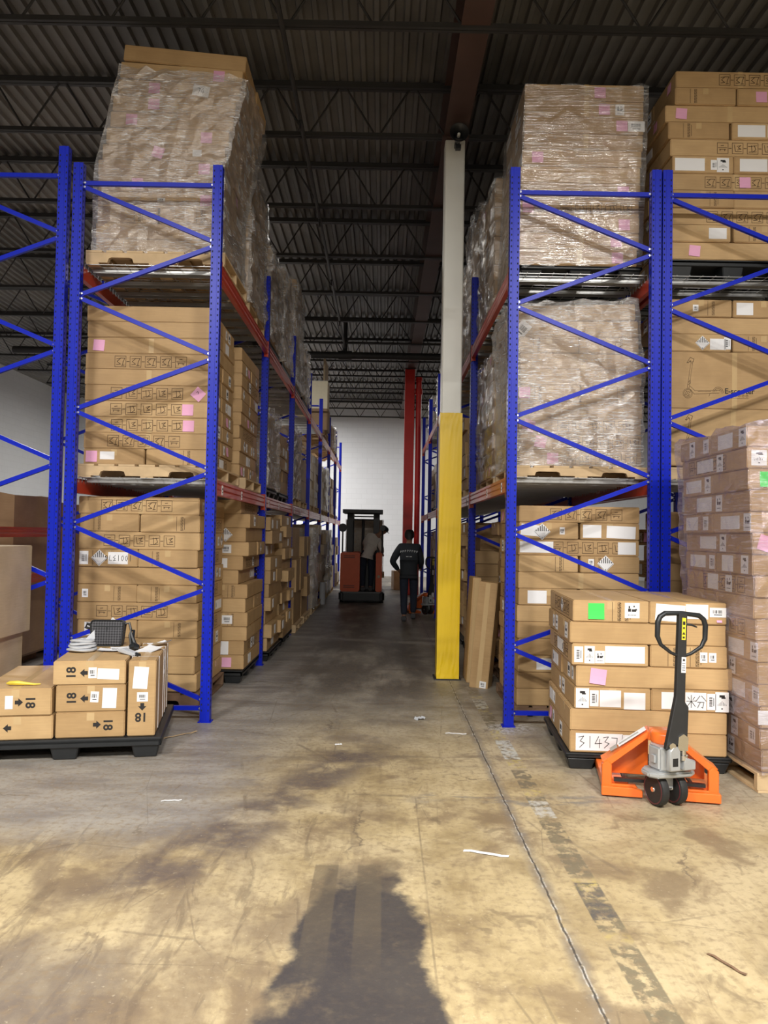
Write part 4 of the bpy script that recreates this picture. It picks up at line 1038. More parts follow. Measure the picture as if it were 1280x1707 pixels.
# side, bay, level, position, top z, tier height, wrapped, pale, black pallet
SPEC = [
    ('L', 2, 0, 0, 1.80, 0.16, 0, 0, 1), ('L', 2, 0, 1, 1.86, 0.155, 0, 0, 1), ('L', 3, 0, 0, 1.70, 0.62, 0, 0, 0), ('L', 3, 0, 1, 1.55, 0.40, 0, 0, 0),
    ('L', 4, 0, 0, 1.72, 0.30, 1, 1, 0), ('L', 4, 0, 1, 1.80, 0.22, 0, 1, 0), ('L', 5, 0, 0, 1.6, 0.25, 0, 1, 0), ('L', 5, 0, 1, 1.7, 0.3, 1, 1, 0), ('L', 6, 0, 0, 1.6, 0.3, 0, 1, 0), ('L', 7, 0, 0, 1.5, 0.25, 0, 1, 0),
    ('L', 2, 1, 0, 3.18, 0.21, 1, 0, 1), ('L', 2, 1, 1, 3.05, 0.16, 0, 0, 1), ('L', 3, 1, 0, 3.35, 0.15, 1, 0, 0), ('L', 3, 1, 1, 2.95, 0.40, 0, 0, 0), ('L', 4, 1, 0, 3.25, 0.18, 0, 1, 0), ('L', 4, 1, 1, 3.3, 0.2, 0, 1, 0),
    ('L', 5, 1, 0, 3.1, 0.25, 0, 1, 0), ('L', 5, 1, 1, 3.3, 0.2, 1, 1, 0), ('L', 6, 1, 0, 3.2, 0.25, 0, 1, 0), ('L', 6, 1, 1, 3.2, 0.25, 0, 1, 0), ('L', 7, 1, 0, 3.1, 0.25, 0, 1, 0),
    ('L', 2, 2, 0, 5.22, 0.19, 1, 0, 1), ('L', 2, 2, 1, 5.40, 0.17, 1, 0, 1), ('L', 3, 2, 0, 5.75, 0.17, 1, 0, 1), ('L', 3, 2, 1, 5.0, 0.2, 1, 0, 1),
    ('L', 5, 2, 1, 4.9, 0.25, 0, 1, 0), ('L', 6, 2, 1, 4.75, 0.3, 1, 0, 0), ('L', 7, 2, 0, 4.7, 0.3, 0, 0, 0),
    ('R', 2, 0, 0, 1.75, 0.16, 0, 0, 1), ('R', 2, 0, 1, 1.8, 0.16, 0, 0, 1), ('R', 3, 0, 0, 1.7, 0.2, 0, 0, 1), ('R', 3, 0, 1, 1.6, 0.2, 0, 0, 1), ('R', 4, 0, 1, 1.7, 0.2, 0, 0, 0), ('R', 5, 0, 0, 1.7, 0.2, 0, 0, 0),
    ('R', 2, 1, 0, 3.35, 0.155, 0, 0, 0), ('R', 2, 1, 1, 3.3, 0.16, 0, 0, 0), ('R', 3, 1, 0, 3.3, 0.16, 0, 0, 0), ('R', 3, 1, 1, 3.35, 0.2, 1, 0, 0), ('R', 4, 1, 0, 3.35, 0.16, 0, 0, 1), ('R', 4, 1, 1, 3.2, 0.2, 0, 1, 1), ('R', 5, 1, 0, 3.2, 0.2, 0, 1, 1),
    ('R', 2, 2, 0, 5.82, 0.33, 1, 0, 0), ('R', 2, 2, 1, 5.5, 0.2, 1, 0, 0), ('R', 3, 2, 0, 5.3, 0.2, 1, 0, 0), ('R', 4, 2, 0, 4.95, 0.25, 1, 1, 0), ('R', 5, 2, 0, 4.9, 0.25, 1, 1, 0),
]
LV = {0: 'floor level', 1: 'lower deck', 2: 'upper deck'}
for sd, bay, lv, pos, zt, th, wr, pale, blk in SPEC:
    left = sd == 'L'; xc = -2.03 if left else 1.73
    y0 = FY0+BAY*(bay-1)+0.22+1.32*pos+(0 if left else 0.04)
    zb = 0.0 if lv == 0 else ((LZ1, LZ2)[lv-1] if left else (RZ1, RZ2)[lv-1])+0.012
    nm = '%s rack %s, %s bay, %s side' % ('left' if left else 'right', LV[lv], ORD[bay], ('near', 'far')[pos])
    if lv == 0: xc += 0.10 if left else 0.0
    bay_pallet(xc, y0+0.55, zb, ('black plastic' if blk else 'wooden')+' pallet, '+nm, blk)
    far_stack(xc, y0, zb+0.128, zt, 1 if left else -1, th, pale=pale, rag=0.05 if lv == 0 else 0.02, lab=0.55 if th < 0.25 else 0.2)
    if wr:
        wrap_film(xc-0.58, xc+0.58, y0-0.03, y0+1.13, zb+0.12, zt+0.01, 'clear stretch wrap around load, '+nm, 'film', seed=bay*7+lv*3+pos, amp=0.05, nz=16)
fo = FAR.build('carton', ['card', 'card_pale', 'paper'])
tag(fo, 'many brown cartons stacked in the deeper bays of both racks down the aisle', 'box', 'cartons in the deeper bays', 'stuff')
# cream carton lit on the upper deck and the tan board beside it
t = thing('carton', 'cream white carton on top of dark carton, upper left rack far bays', 'box', (-1.62, 18.5, 4.58), group='upper far cartons')
MB().box((0, 0, 0.33), (0.56, 0.6, 0.66)).build('body', plain('cream carton board', (0.86, 0.78, 0.58), 0.6), t, bevel=0.006)
MB().box((0, 0, 0.665), (0.54, 0.58, 0.006)).build('lid', 'paper', t)
o = carton(0.60, 0.62, 0.51, Matrix.Translation((-1.62, 18.5, 4.065)), 'dark brown carton under the cream white carton, upper left rack', 'upper far cartons', 'card_dark')
bay_pallet(-1.95, 18.6, LZ2+0.012, 'wooden pallet under the cream white carton, upper left rack')
o = tag(MB().box((0, 0, 0.52), (0.05, 1.0, 1.04)).build('board_panel', 'card_pale', None, (-1.50, 19.6, 4.94), (0, 0, 0), bevel=0.004), 'tan board standing upright on a stack, upper left rack far bay', 'panel')

# ------------------------------------------------------------------ foreground stack at the right
plastic_pallet(1.895, 5.86, 0, 'black plastic pallet under the unwrapped stack behind the orange pallet truck', 1.12, 1.08, 0.118, R(-4))
def leanFG(k, n): return ((0.0, 0.0, 0.02, 0.03, 0.0, 0.0, 0.0)[k], 0.0)
BU, BA = d_burst(0.09, 0.135), d_bar(0.06, 0.11, True)
fg, _ = load(1.895, 5.33, 0.120, [
    F(('c', d_hand('31437', 0.078, base=(0.32, 0.118)), -0.33, 0.0), ('c', BA, -0.145, 0.0), ('c', d_sheet(0.09, 0.105), -0.06, 0.0)), F(),
    S(('l', BU, -0.205, 0.0), ('l', BA, -0.125, 0.0), ('l', d_sheet(0.145, 0.115), -0.015, 0.0), ('l', d_sheet(0.145, 0.115), 0.15, -0.012),
      ('r', d_sheet(0.14, 0.115), -0.12, 0.0), ('r', d_hand('ab', 0.085, base=(0.14, 0.12)), 0.04, 0.0), ('r', BA, 0.145, 0.0), ('r', BU, 0.215, 0.0)),
    F(('c', d_note(0.11, 0.105), -0.38, 0.0, 0.12)), S(('l', BA, -0.215, 0.0), ('l', d_burst(0.07, 0.12), -0.14, 0.0), ('l', d_mark(0.065, 0.085), -0.07, -0.015), ('l', d_sheet(0.27, 0.115), 0.10, 0.005),
      ('r', d_end(1), 0.03, 0.0), ('r', d_bar(0.05, 0.07), 0.10, 0.0), ('r', d_bar(0.05, 0.065), 0.16, 0.0)), F(),
    S(('l', d_note(0.11, 0.11, 'green'), -0.10, 0.0), ('l', d_end(0), 0.03, 0.0), ('l', d_mark(0.10, 0.105), 0.145, 0.01),
      ('r', d_sheet(0.20, 0.115), -0.12, 0.0, 0.06), ('r', d_sheet(0.15, 0.10), 0.06, 0.012), ('r', d_bar(0.11, 0.065), 0.20, 0.01), ('r', d_note(0.035, 0.016, 'pink'), 0.21, -0.05))],
    'stack behind the orange pallet truck', 'cartons behind the orange pallet truck', 1.06, 0.1505, 'l', rot=R(-4), lean=leanFG, seed=81, sidelab=0.95)
# tall wrapped stack at the right edge
wood_pallet(3.02, 5.5, 0.0, 'pale wooden pallet under the tall wrapped stack at the right edge', 1.2, 1.12, 0.125)
def leanW(k, n): return (-0.11*k/n, 0.0)
NT = []
for k in range(16):
    d = []
    if k == 14: d = [('l', d_burst(0.10, 0.10), -0.44+0.25, 0)]
    if k == 13: d = [('c', d_note(0.10, 0.10, 'green'), -0.42, 0)]
    if k == 10: d = [('l', d_note(0.105, 0.10), -0.18, 0, 0.3)]
    if k == 6: d = [('l', d_note(0.10, 0.10), -0.14, 0)]
    if k == 4: d = [('l', d_note(0.10, 0.08), -0.15, 0)]
    if k == 2: d = [('l', d_sheet(0.13, 0.09), -0.22, 0)]
    NT.append(('F' if k % 2 else 'S', d))
load(2.995, 4.95, 0.128, NT, 'tall wrapped stack at right edge', 'cartons in the tall wrapped stack at the right edge', 1.09, 0.139, 'l', lean=leanW, seed=91, sidelab=0.85, inner=False, big=True)
wrap_film(2.435, 3.56, 4.925, 6.07, 0.12, 2.37, 'violet-tinged clear wrap around the tall stack at right edge', 'film_violet', lambda t: (-0.11*t, 0), True, seed=19, amp=0.018)

# ------------------------------------------------------------------ foreground pallet at the left
A = R(10.5); OX, OY = -1.585, 5.505
Tl = Matrix.Translation((OX, OY, 0)) @ Matrix.Rotation(A, 4, 'Z')
pp = Tl @ Vector((-0.60, 0.50, 0))
plastic_pallet(pp.x, pp.y, 0.0, 'black plastic pallet under the low pile of 18-marked cartons at left', 1.30, 1.06, 0.148, A)
def arrow(up=1):
    def mk():
        m = MB(); m.prism([(-0.013, -0.022), (0.013, -0.022), (0.013, 0.0), (0.028, 0.0), (0.0, 0.030), (-0.028, 0.0), (-0.013, 0.0)], -0.0012, -0.0002); return m.mesh('printed_arrow', 'ink')
    return cached('arrow', mk)
N18 = text_mesh('18', 0.085, 'ink', bold=0.0022)
def fgbox(u0, u1, z, h, label, dec, v=0.0, ln=0.95):
    wd = u1-u0; T = Tl @ Matrix.Translation((-(u0+u1)/2, v+ln/2, z)) @ Matrix.Rotation(R(90), 4, 'Z')
    o = carton(ln, wd, h, T, label, '18-marked cartons on the left pallet', tape=True)
    for d in dec:
        d = tuple(d)+(0.0, None)[len(d)-3:] if len(d) < 5 else d
        stick(o, 'l', *d)
    return o
q = math.pi/2
fgbox(0.205, 0.665, 0.150, 0.178, '18-marked carton, middle column, bottom of the left floor pallet', [(arrow(), 0.04, 0.0, q), (N18, 0.115, 0.0, q, 'printed_number')])
fgbox(0.205, 0.668, 0.330, 0.185, '18-marked carton, middle column, under the top one, left floor pallet', [(N18, -0.125, 0.0, -q, 'printed_number'), (arrow(), -0.04, 0.0, -q), (d_bar(0.055, 0.075), 0.025, 0.01, 0.06), (d_sheet(0.095, 0.14), 0.125, 0.0, 0.03)])
tb = fgbox(0.208, 0.690, 0.518, 0.165, '18-marked carton carrying the checked black bag, left floor pallet', [(N18, -0.12, 0.0, -q, 'printed_number'), (arrow(), -0.035, 0.0, -q), (d_bar(0.055, 0.075), 0.02, 0.0), (d_sheet(0.145, 0.075), 0.125, -0.01, 0.05)])
vb = fgbox(0.0, 0.188, 0.150, 0.53, 'carton standing upright with twine, right end of left floor pallet', [(d_sheet(0.10, 0.155), -0.01, 0.145, 0.07), (d_bar(0.075, 0.065), 0.005, 0.01), (arrow(), 0.005, -0.055, math.pi), (N18, 0.0, -0.13, math.pi, 'printed_number')], ln=0.98)
fgbox(0.680, 1.14, 0.150, 0.165, 'arrow-marked carton, left column, bottom of the left floor pallet', [(arrow(), -0.06, 0.0, -q)], v=-0.01)
fgbox(0.690, 1.16, 0.317, 0.185, '18-marked carton under the yellow peel, left floor pallet', [(arrow(), 0.02, 0.0, q), (N18, 0.095, 0.0, q, 'printed_number'), (d_sheet(0.05, 0.09), -0.04, 0.0)], v=-0.02)
fgbox(1.18, 1.64, 0.150, 0.165, 'partly cut off carton at the far left end, bottom of left floor pallet', [], v=0.0)
# twine round the upright carton and label on its long side
for yy in (-0.30, 0.05, 0.2, 0.38):
    m = MB(); hw, h = 0.188/2+0.0015, 0.53
    m.tube([(yy, -hw, 0.01), (yy, -hw, h+0.0015), (yy, hw, h+0.0015), (yy, hw, 0.01)], 0.0028, 5)
    x = m.build('twine', 'paper', vb)
stick(vb, 'f', d_bar(0.06, 0.13, True), 0.12, 0.13)
# bag, cloth, papers, scanner, peel
def at_l(u, v, z): return Tl @ Vector((-u, v, z))
p = at_l(0.45, 0.72, 0.686)
b = thing('shoulder_bag', 'black checked shoulder bag standing on the 18-marked cartons', 'bag', p, (R(-6), 0, R(4)))
m = MB(); W_, H_, D_ = 0.26, 0.20, 0.07
pts = []
for (cx, cz) in ((W_/2-0.03, 0.02), (W_/2-0.03, H_-0.035), (-W_/2+0.03, H_-0.035), (-W_/2+0.03, 0.02)):
    rr_ = 0.035 if cz > 0.1 else 0.02
    a0 = {(1, 0): -90, (1, 1): 0, (0, 1): 90, (0, 0): 180}[(int(cx > 0), int(cz > 0.1))]
    for i in range(5):
        a = R(a0+90*i/4); pts.append((cx+rr_*math.cos(a)*0.85, cz+rr_*math.sin(a)))
m.prism(pts, -D_/2, D_/2); m.build('body', 'bag', b, bevel=0.012, seg=2, smooth=True)
for s in (-1, 1):
    MB().tube([(x*1.005, s*(D_/2-0.006), z) for x, z in pts], 0.005, 6, 0, True).build('piping', 'black', b)
MB().box((0, -D_/2-0.003, H_*0.76), (W_*0.8, 0.004, 0.008)).box((0.0, -D_/2-0.006, H_*0.68), (0.006, 0.004, 0.03)).build('zip', 'black', b)
MB().tube([(-W_/2, 0, H_*0.8), (-W_/2-0.035, 0, H_*0.86), (-W_/2-0.045, 0, H_*0.72), (-W_/2-0.01, 0, H_*0.66)], 0.012, 6).build('strap_end', 'black', b, smooth=True)
MB().tube([(W_/2, 0, H_*0.85), (W_/2+0.03, 0.01, H_*0.9), (W_/2+0.05, 0, H_*0.6), (W_/2+0.08, -0.03, 0.12), (W_/2+0.09, -0.10, 0.015)], 0.010, 6).build('strap', 'black', b, smooth=True)
p = at_l(0.585, 0.43, 0.686)
h = thing('folded_cloth', 'folded pale grey cloth bundle in front of the black bag', 'cloth', p, (0, 0, R(20)))
m = MB(); rq = random.Random(4)
for i in range(4):
    z = 0.006+i*0.022; vs = []; n_ = 26
    prof = [(0.0, 0.0), (0.012, 0.007), (0.012, 0.017), (0.0, 0.022)]
    for (dr, dz) in prof:
        for j in range(n_):
            a = 2*math.pi*j/n_; w_ = 1+0.05*math.sin(3*a+i)+0.03*rq.uniform(-1, 1)
            vs.append(((0.085-i*0.007+dr)*1.1*math.cos(a)*w_, (0.072-i*0.006+dr)*math.sin(a)*w_, z+dz+0.004*math.sin(2*a+i*2)))
    fs = [(k*n_+j, k*n_+(j+1) % n_, (k+1)*n_+(j+1) % n_, (k+1)*n_+j) for k in range(3) for j in range(n_)]+[tuple(range(n_-1, -1, -1)), tuple(3*n_+j for j in range(n_))]
    m.add(vs, fs)
m.build('cloth', 'grey_cloth', h, smooth=True)
MB().add([(0.02, 0.0, 0.09), (0.09, 0.01, 0.09), (0.085, 0.03, 0.155), (0.07, 0.035, 0.12), (0.05, 0.01, 0.096)], [(0, 1, 2), (0, 2, 3), (1, 4, 2)]).tube([(-0.01, -0.03, 0.1), (0.01, -0.04, 0.102), (0.025, -0.03, 0.1)], 0.004, 6).build('toggle', 'grey_cloth', h)
def paper(u, v, z, wd, ln, rz, label, tilt=(0, 0), curl=0.015):
    m = MB(); n_ = 6
    vs = []
    for i in range(n_+1):
        for j in range(n_+1):
            x, y = (i/n_-0.5)*wd, (j/n_-0.5)*ln; vs.append((x, y, curl*((i/n_-0.5)**2*2+abs(j/n_-0.5)*0.7)))
    o_ = len(vs); vs += [(a, b_, c_+0.0012) for a, b_, c_ in vs]
    fs = []
    for i in range(n_):
        for j in range(n_):
            a = i*(n_+1)+j; f_ = (a, a+1, a+n_+2, a+n_+1); fs += [f_, tuple(x+o_ for x in reversed(f_))]
    m.add(vs, fs); o = m.build('paper_sheet', 'paper', None, at_l(u, v, z), (tilt[0], tilt[1], rz))
    return tag(o, label, 'paper', 'loose papers on the left pallet')
paper(0.36, 0.44, 0.688, 0.22, 0.12, R(8), 'white papers lying flat before the checked black bag')
paper(0.29, 0.53, 0.690, 0.20, 0.10, R(25), 'white paper at the right foot of the checked black bag', (0, R(-4)), 0.02)
paper(0.10, 0.46, 0.686, 0.13, 0.17, R(-22), 'white paper on top of the upright twine-tied carton, nearer one', (R(10), R(3)), 0.012)
paper(0.05, 0.74, 0.688, 0.13, 0.16, R(-48), 'white paper on top of the upright twine-tied carton, farther one', (R(5), R(-8)), 0.03)
p = at_l(0.225, 0.26, 0.688)
s_ = thing('handheld_scanner', 'grey and dark handheld scanner lying between the two top cartons', 'scanner', p, (0, R(8), R(-28)))
MB().prism([(-0.09, 0.0), (0.07, 0.0), (0.085, 0.012), (0.08, 0.026), (-0.05, 0.034), (-0.095, 0.02)], -0.028, 0.028).build('body', 'grey_cloth', s_, bevel=0.006, seg=2, smooth=True)
MB().cyl((0.07, 0, 0.013), (0.105, 0, 0.013), 0.017, 12).build('nozzle', 'black', s_)
p = at_l(0.215, 0.46, 0.688)
s_ = thing('black_pouch', 'small limp black pouch beside the checked bag', 'pouch', p, (0, 0, R(10)))
MB().tube([(-0.03, 0, 0.02), (0.0, 0.0, 0.03), (0.035, 0.01, 0.02)], [0.02, 0.034, 0.018], 8).build('pouch', 'black', s_, smooth=True)
MB().tube([(-0.02, 0.0, 0.03), (-0.035, 0.02, 0.11), (-0.03, 0.03, 0.155), (-0.02, 0.02, 0.11), (0.01, 0, 0.04)], [0.008, 0.010, 0.004, 0.012, 0.014], 6).build('strap', 'black', s_, smooth=True)
p = at_l(0.905, 0.10, 0.503)
o = MB().tube([(-0.115, 0, 0.012), (-0.09, -0.012, 0.017), (-0.03, -0.016, 0.019), (0.03, -0.006, 0.013), (0.075, 0.0, 0.008), (0.115, 0.006, 0.009)], [0.006, 0.014, 0.016, 0.010, 0.007, 0.004], 8).build('yellow_peel', 'banana', None, p, (0, 0, R(2)), smooth=True)
tag(o, 'yellow curved peel lying on the left column carton', 'peel')

# ------------------------------------------------------------------ left edge: crates and bulk boxes
plastic_pallet(-3.50, 6.15, 0, 'black plastic pallet under the pale taped cartons at left edge', 1.1, 0.75, 0.14)
for k, (z, h, dx, lab) in enumerate(((0.145, 0.60, -0.06, 'lower pale taped carton at the left edge of the picture'), (0.747, 0.715, 0.0, 'upper pale taped carton with torn corner at the left edge'))):
    o = carton(1.0, 0.62, h, Matrix.Translation((-3.43+dx, 6.17, z)) @ Matrix.Rotation(R(1.5*k), 4, 'Z'), lab, 'pale cartons at the left edge', 'card_pale', tape=False)
    m = MB(); m.box((0.36, -0.3108, 0.0+h*0.5), (0.035, 0.0012, h-0.02)); m.build('packing_tape', 'tape', o)
    if k:
        for zz in (0.06, h-0.06): MB().box((0.36, -0.3118, zz), (0.02, 0.001, 0.07)).build('tape_mark', 'ink', o)
        MB().add([(0.30, -0.312, 0.10), (0.40, -0.33, 0.14), (0.49, -0.315, 0.17), (0.495, -0.34, 0.10), (0.42, -0.345, 0.05), (0.36, -0.325, 0.03)], [(0, 1, 4), (1, 2, 3), (1, 3, 4), (0, 4, 5)]).build('torn_flap', 'card', o)
def bulk(x0, x1, y0, y1, z1, lab):
    t = thing('bulk_box', lab, 'box', ((x0+x1)/2, (y0+y1)/2, 0), group='big brown bulk boxes')
    wx, wy = x1-x0, y1-y0; m = MB()
    a = wx/2; b_ = wy/2; c = 0.16
    oct_ = [(-a+c, -b_), (a-c, -b_), (a, -b_+c), (a, b_-c), (a-c, b_), (-a+c, b_), (-a, b_-c), (-a, -b_+c)]
    inn = [(x*0.985, y*0.985) for x, y in oct_]
    vs = [(x, y, 0.13) for x, y in oct_]+[(x, y, z1+0.02*math.sin(i*2.1)) for i, (x, y) in enumerate(oct_)]+[(x, y, 0.14) for x, y in inn]+[(x, y, z1+0.02*math.sin(i*2.1)) for i, (x, y) in enumerate(inn)]
    fs = [(i, (i+1) % 8, 8+(i+1) % 8, 8+i) for i in range(8)]+[(16+i, 24+i, 24+(i+1) % 8, 16+(i+1) % 8) for i in range(8)]+[(8+i, 8+(i+1) % 8, 24+(i+1) % 8, 24+i) for i in range(8)]+[tuple(range(7, -1, -1)), tuple(range(16, 24))]
    m.add(vs, fs); m.build('wall_sleeve', 'card_dark', t)
    m = MB()
    for x in (-0.33, 0, 0.33): m.box((x*wx, 0, 0.055), (0.12, wy*0.95, 0.11))
    m.box((0, 0, 0.118), (wx, wy, 0.02)); m.build('skid', 'wood_dark', t)
bulk(-5.40, -4.16, 8.55, 9.75, 2.0, 'big brown open bulk box behind the red beams, nearer one')
bulk(-5.15, -4.10, 10.0, 11.1, 1.95, 'big brown open bulk box behind the red beams, farther one')
bulk(-6.9, -5.6, 8.7, 9.9, 2.02, 'big brown open bulk box behind the red beams, leftmost one')

# ------------------------------------------------------------------ leaning cartons by the column
def leaner(px_, py_, rz, tilt, l, wd, h, lab, dec=True):
    T = Matrix.Translation((px_, py_, 0.0)) @ Matrix.Rotation(rz, 4, 'Z') @ Matrix.Rotation(tilt, 4, 'Y') @ Matrix.Translation((wd/2, 0, 0.003))
    # carton stood on end: its length is vertical
    o = link('carton', carton_mesh(wd, h, l, 'card')); o.matrix_world = T; o['dims'] = (wd, h, l); tag(o, lab, 'box', 'cartons leaning by the column'); NCARTON[0] += 1
    MB().box((wd*0.0, -h/2-0.0006, l*0.5), (0.05, 0.001, l-0.02)).build('packing_tape', 'tape', o)
    if dec: stick(o, 'f', d_bar(0.07, 0.07), 0.045, -l/2+0.05)
    return o
leaner(0.99, 8.30, R(-22), R(5.0), 1.13, 0.20, 0.19, 'tall carton leaning on the right rack beside the yellow column')
leaner(0.955, 8.66, R(0), R(3.0), 1.15, 0.09, 0.40, 'flat tall carton leaning behind the yellow column sleeve', False)
# floor litter
def strip(x, y, ln, wd, rz, lab, mat='paper', hgt=0.004, cat='litter'):
    m = MB(); n_ = 6; vs = []
    for i in range(n_+1):
        xx = (i/n_-0.5)*ln; zz = 0.001+hgt*abs(math.sin(i*1.3)); yy = 0.1*wd*math.sin(i*1.1)
        vs += [(xx, yy-wd/2, zz), (xx, yy+wd/2, zz), (xx, yy-wd/2, zz+0.002), (xx, yy+wd/2, zz+0.002)]
    fs = []
    for i in range(n_):
        a, b_ = i*4, i*4+4; fs += [(a, b_, b_+1, a+1), (a+2, a+3, b_+3, b_+2), (a, a+2, b_+2, b_), (a+1, b_+1, b_+3, a+3)]
    fs += [(0, 1, 3, 2), (n_*4, n_*4+2, n_*4+3, n_*4+1)]
    o = m.add(vs, fs).build('litter_strip', mat, None, (x, y, 0), (0, 0, rz)); return tag(o, lab, cat, 'floor litter')
strip(0.555, 3.93, 0.23, 0.022, R(-18), 'white paper strip on the floor in the foreground')
strip(0.63, 6.28, 0.17, 0.02, R(-8), 'white paper strip on the floor between column and right post')
strip(-1.56, 6.08, 0.33, 0.018, R(48), 'thin wood strip on the floor by the left front post', 'wood', 0.008)
strip(-1.22, 4.62, 0.12, 0.012, R(10), 'small white scrap on the grey floor at left')
strip(0.36, 6.75, 0.08, 0.06, R(30), 'crumpled grey scrap on the aisle floor', 'grey_cloth', 0.02)
strip(1.70, 3.30, 0.16, 0.008, R(45), 'thin dark sliver on the floor at right', 'wood_dark', 0.004)
strip(1.33, 2.95, 0.17, 0.012, R(-62), 'dark splinter on the floor at lower right', 'wood_dark', 0.006)
strip(-0.30, 5.9, 0.05, 0.03, R(20), 'tiny white scrap on the middle floor')

# ------------------------------------------------------------------ orange pallet truck
def pallet_truck(loc, rz, label):
    t = thing('pallet_truck', label, 'pallet truck', loc, (0, 0, rz), 'orange pallet trucks')
    # forks run to +y under the pallet; local y=0 is the front of the fork frame
    for s in (-1, 1):
        m = MB(); xc = s*0.262
        m.prism([(0.0, 0.04), (0.0, 0.082), (1.02, 0.082), (1.15, 0.05), (1.15, 0.035), (1.0, 0.05)], xc-0.078, xc+0.078, 0, 'x')
        m.box((xc-0.076, 0.5, 0.055), (0.006, 1.0, 0.05)).box((xc+0.076, 0.5, 0.055), (0.006, 1.0, 0.05))
        m.build('fork', 'jack', t, bevel=0.003)
        # side leg: post, low foot rail and inner angled foot
        m = MB()
        m.prism([(s*0.345, 0.03), (s*0.345, 0.19), (s*0.31, 0.215), (s*0.285, 0.19), (s*0.285, 0.07), (s*0.14, 0.07), (s*0.115, 0.03)], -0.035, 0.01)
        m.prism([(s*0.35, 0.01), (s*0.35, 0.065), (s*0.165, 0.065), (s*0.105, 0.05), (s*0.105, 0.01)], -0.075, -0.03)
        m.build('foot_rail', 'jack', t, bevel=0.004)
        m = MB()
        # sloping side arm of the A-frame with its folded top flange
        a0, a1 = (s*0.345, 0.20), (s*0.055, 0.415)
        m.prism([a0, (s*0.31, 0.222), a1, (s*0.055, 0.375), (s*0.29, 0.185)], -0.02, 0.12)
        m.prism([(s*0.29, 0.10), (s*0.29, 0.20), (s*0.05, 0.385), (s*0.05, 0.10)], 0.105, 0.118)
        m.build('side_arm', 'jack', t, bevel=0.003)
        ro = MB().cyl((xc-0.03, 1.0, 0.04), (xc+0.03, 1.0, 0.04), 0.039, 16).build('load_roller', 'maroon', t, smooth=True)
        m = MB().cyl((s*0.20, 0.02, 0.085), (s*0.20, 0.9, 0.06), 0.013, 8).bar((s*0.05, -0.01, 0.10), (s*0.27, -0.01, 0.095), 0.03, 0.02).build('push_rod', 'black', t)
    m = MB(); m.prism([(-0.075, 0.36), (-0.06, 0.425), (0.06, 0.425), (0.075, 0.36)], -0.05, 0.05)
    m.lathe([(0.075, 0.355), (0.085, 0.37), (0.085, 0.42), (0.07, 0.432), (0.01, 0.435)], 24, 0, Matrix.Translation((0.02, -0.075, 0)))
    m.build('head', 'jack', t, bevel=0.004, smooth=True)
    # sticker along the left arm, lying on its sloping flange
    m = MB(); d = Vector((-0.24, 0, -0.17)).normalized(); n_ = Vector((-0.58, 0, 0.81))
    p0 = Vector((-0.075, 0.045, 0.408)); m.bar(p0+n_*0.0045, p0+d*0.20+n_*0.0045, 0.085, 0.0015, 0, n_); m.bar(p0+d*0.05+n_*0.0055, p0+d*0.19+n_*0.0055, 0.03, 0.0015, 1, n_)
    m.bar(p0+d*0.21+n_*0.0045, p0+d*0.26+n_*0.0045, 0.07, 0.0015, 1, n_)
    m.build('warning_sticker', ['paper', 'grey'], t)
    # steer head turned a little: pump body, plate, wheels, handle
    st = link('steer_head', None, t, (0.02, -0.125, 0), (0, 0, R(28))); st.scale = (1.08, 1.08, 1.08)
    m = MB()
    m.prism([(-0.085, -0.055), (-0.02, -0.095), (0.06, -0.095), (0.10, -0.04), (0.10, 0.04), (0.03, 0.09), (-0.06, 0.07), (-0.09, 0.03)], 0.205, 0.335, 0, 'z')
    m.box((-0.088, -0.012, 0.265), (0.02, 0.05, 0.06)); m.cyl((0, 0, 0.185), (0, 0, 0.215), 0.08, 24)
    m.build('pump_body', 'grey', st, bevel=0.010, seg=2, smooth=True)
    m = MB()
    for s in (-1, 1): m.prism([(-0.07, 0.22), (0.0, 0.22), (0.0, 0.33), (-0.02, 0.355), (-0.05, 0.355), (-0.07, 0.33)] if s < 0 else [(0.02, 0.22), (0.10, 0.22), (0.10, 0.27), (0.05, 0.285), (0.03, 0.30)], -0.128, -0.09)
    m.build('pump_bracket', 'grey', st, bevel=0.006, smooth=True)
    MB().prism([(-0.055, -0.1285), (-0.015, -0.1285), (-0.015, -0.12), (-0.055, -0.12)], 0.245, 0.295, 0, 'z').build('bracket_slot', 'black', st, bevel=0.003)
    MB().cyl((0.035, -0.10, 0.275), (0.035, -0.10, 0.30), 0.026, 16).cyl((0.035, -0.10, 0.30), (0.035, -0.10, 0.345), 0.017, 14).cyl((0.035, -0.10, 0.345), (0.035, -0.10, 0.365), 0.023, 14).build('piston', 'chrome', st, smooth=True)
    m = MB()
    m.prism([(-0.145, -0.04), (-0.11, -0.085), (0.09, -0.10), (0.14, -0.07), (0.145, 0.03), (0.08, 0.08), (-0.09, 0.08), (-0.14, 0.03)], 0.172, 0.202, 0, 'z')
    m.build('turntable_plate', 'grey', st, bevel=0.008, seg=2, smooth=True)
    MB().box((0, 0, 0.14), (0.05, 0.06, 0.08)).cyl((-0.085, 0, 0.09), (0.085, 0, 0.09), 0.014, 12).build('axle', 'grey', st)
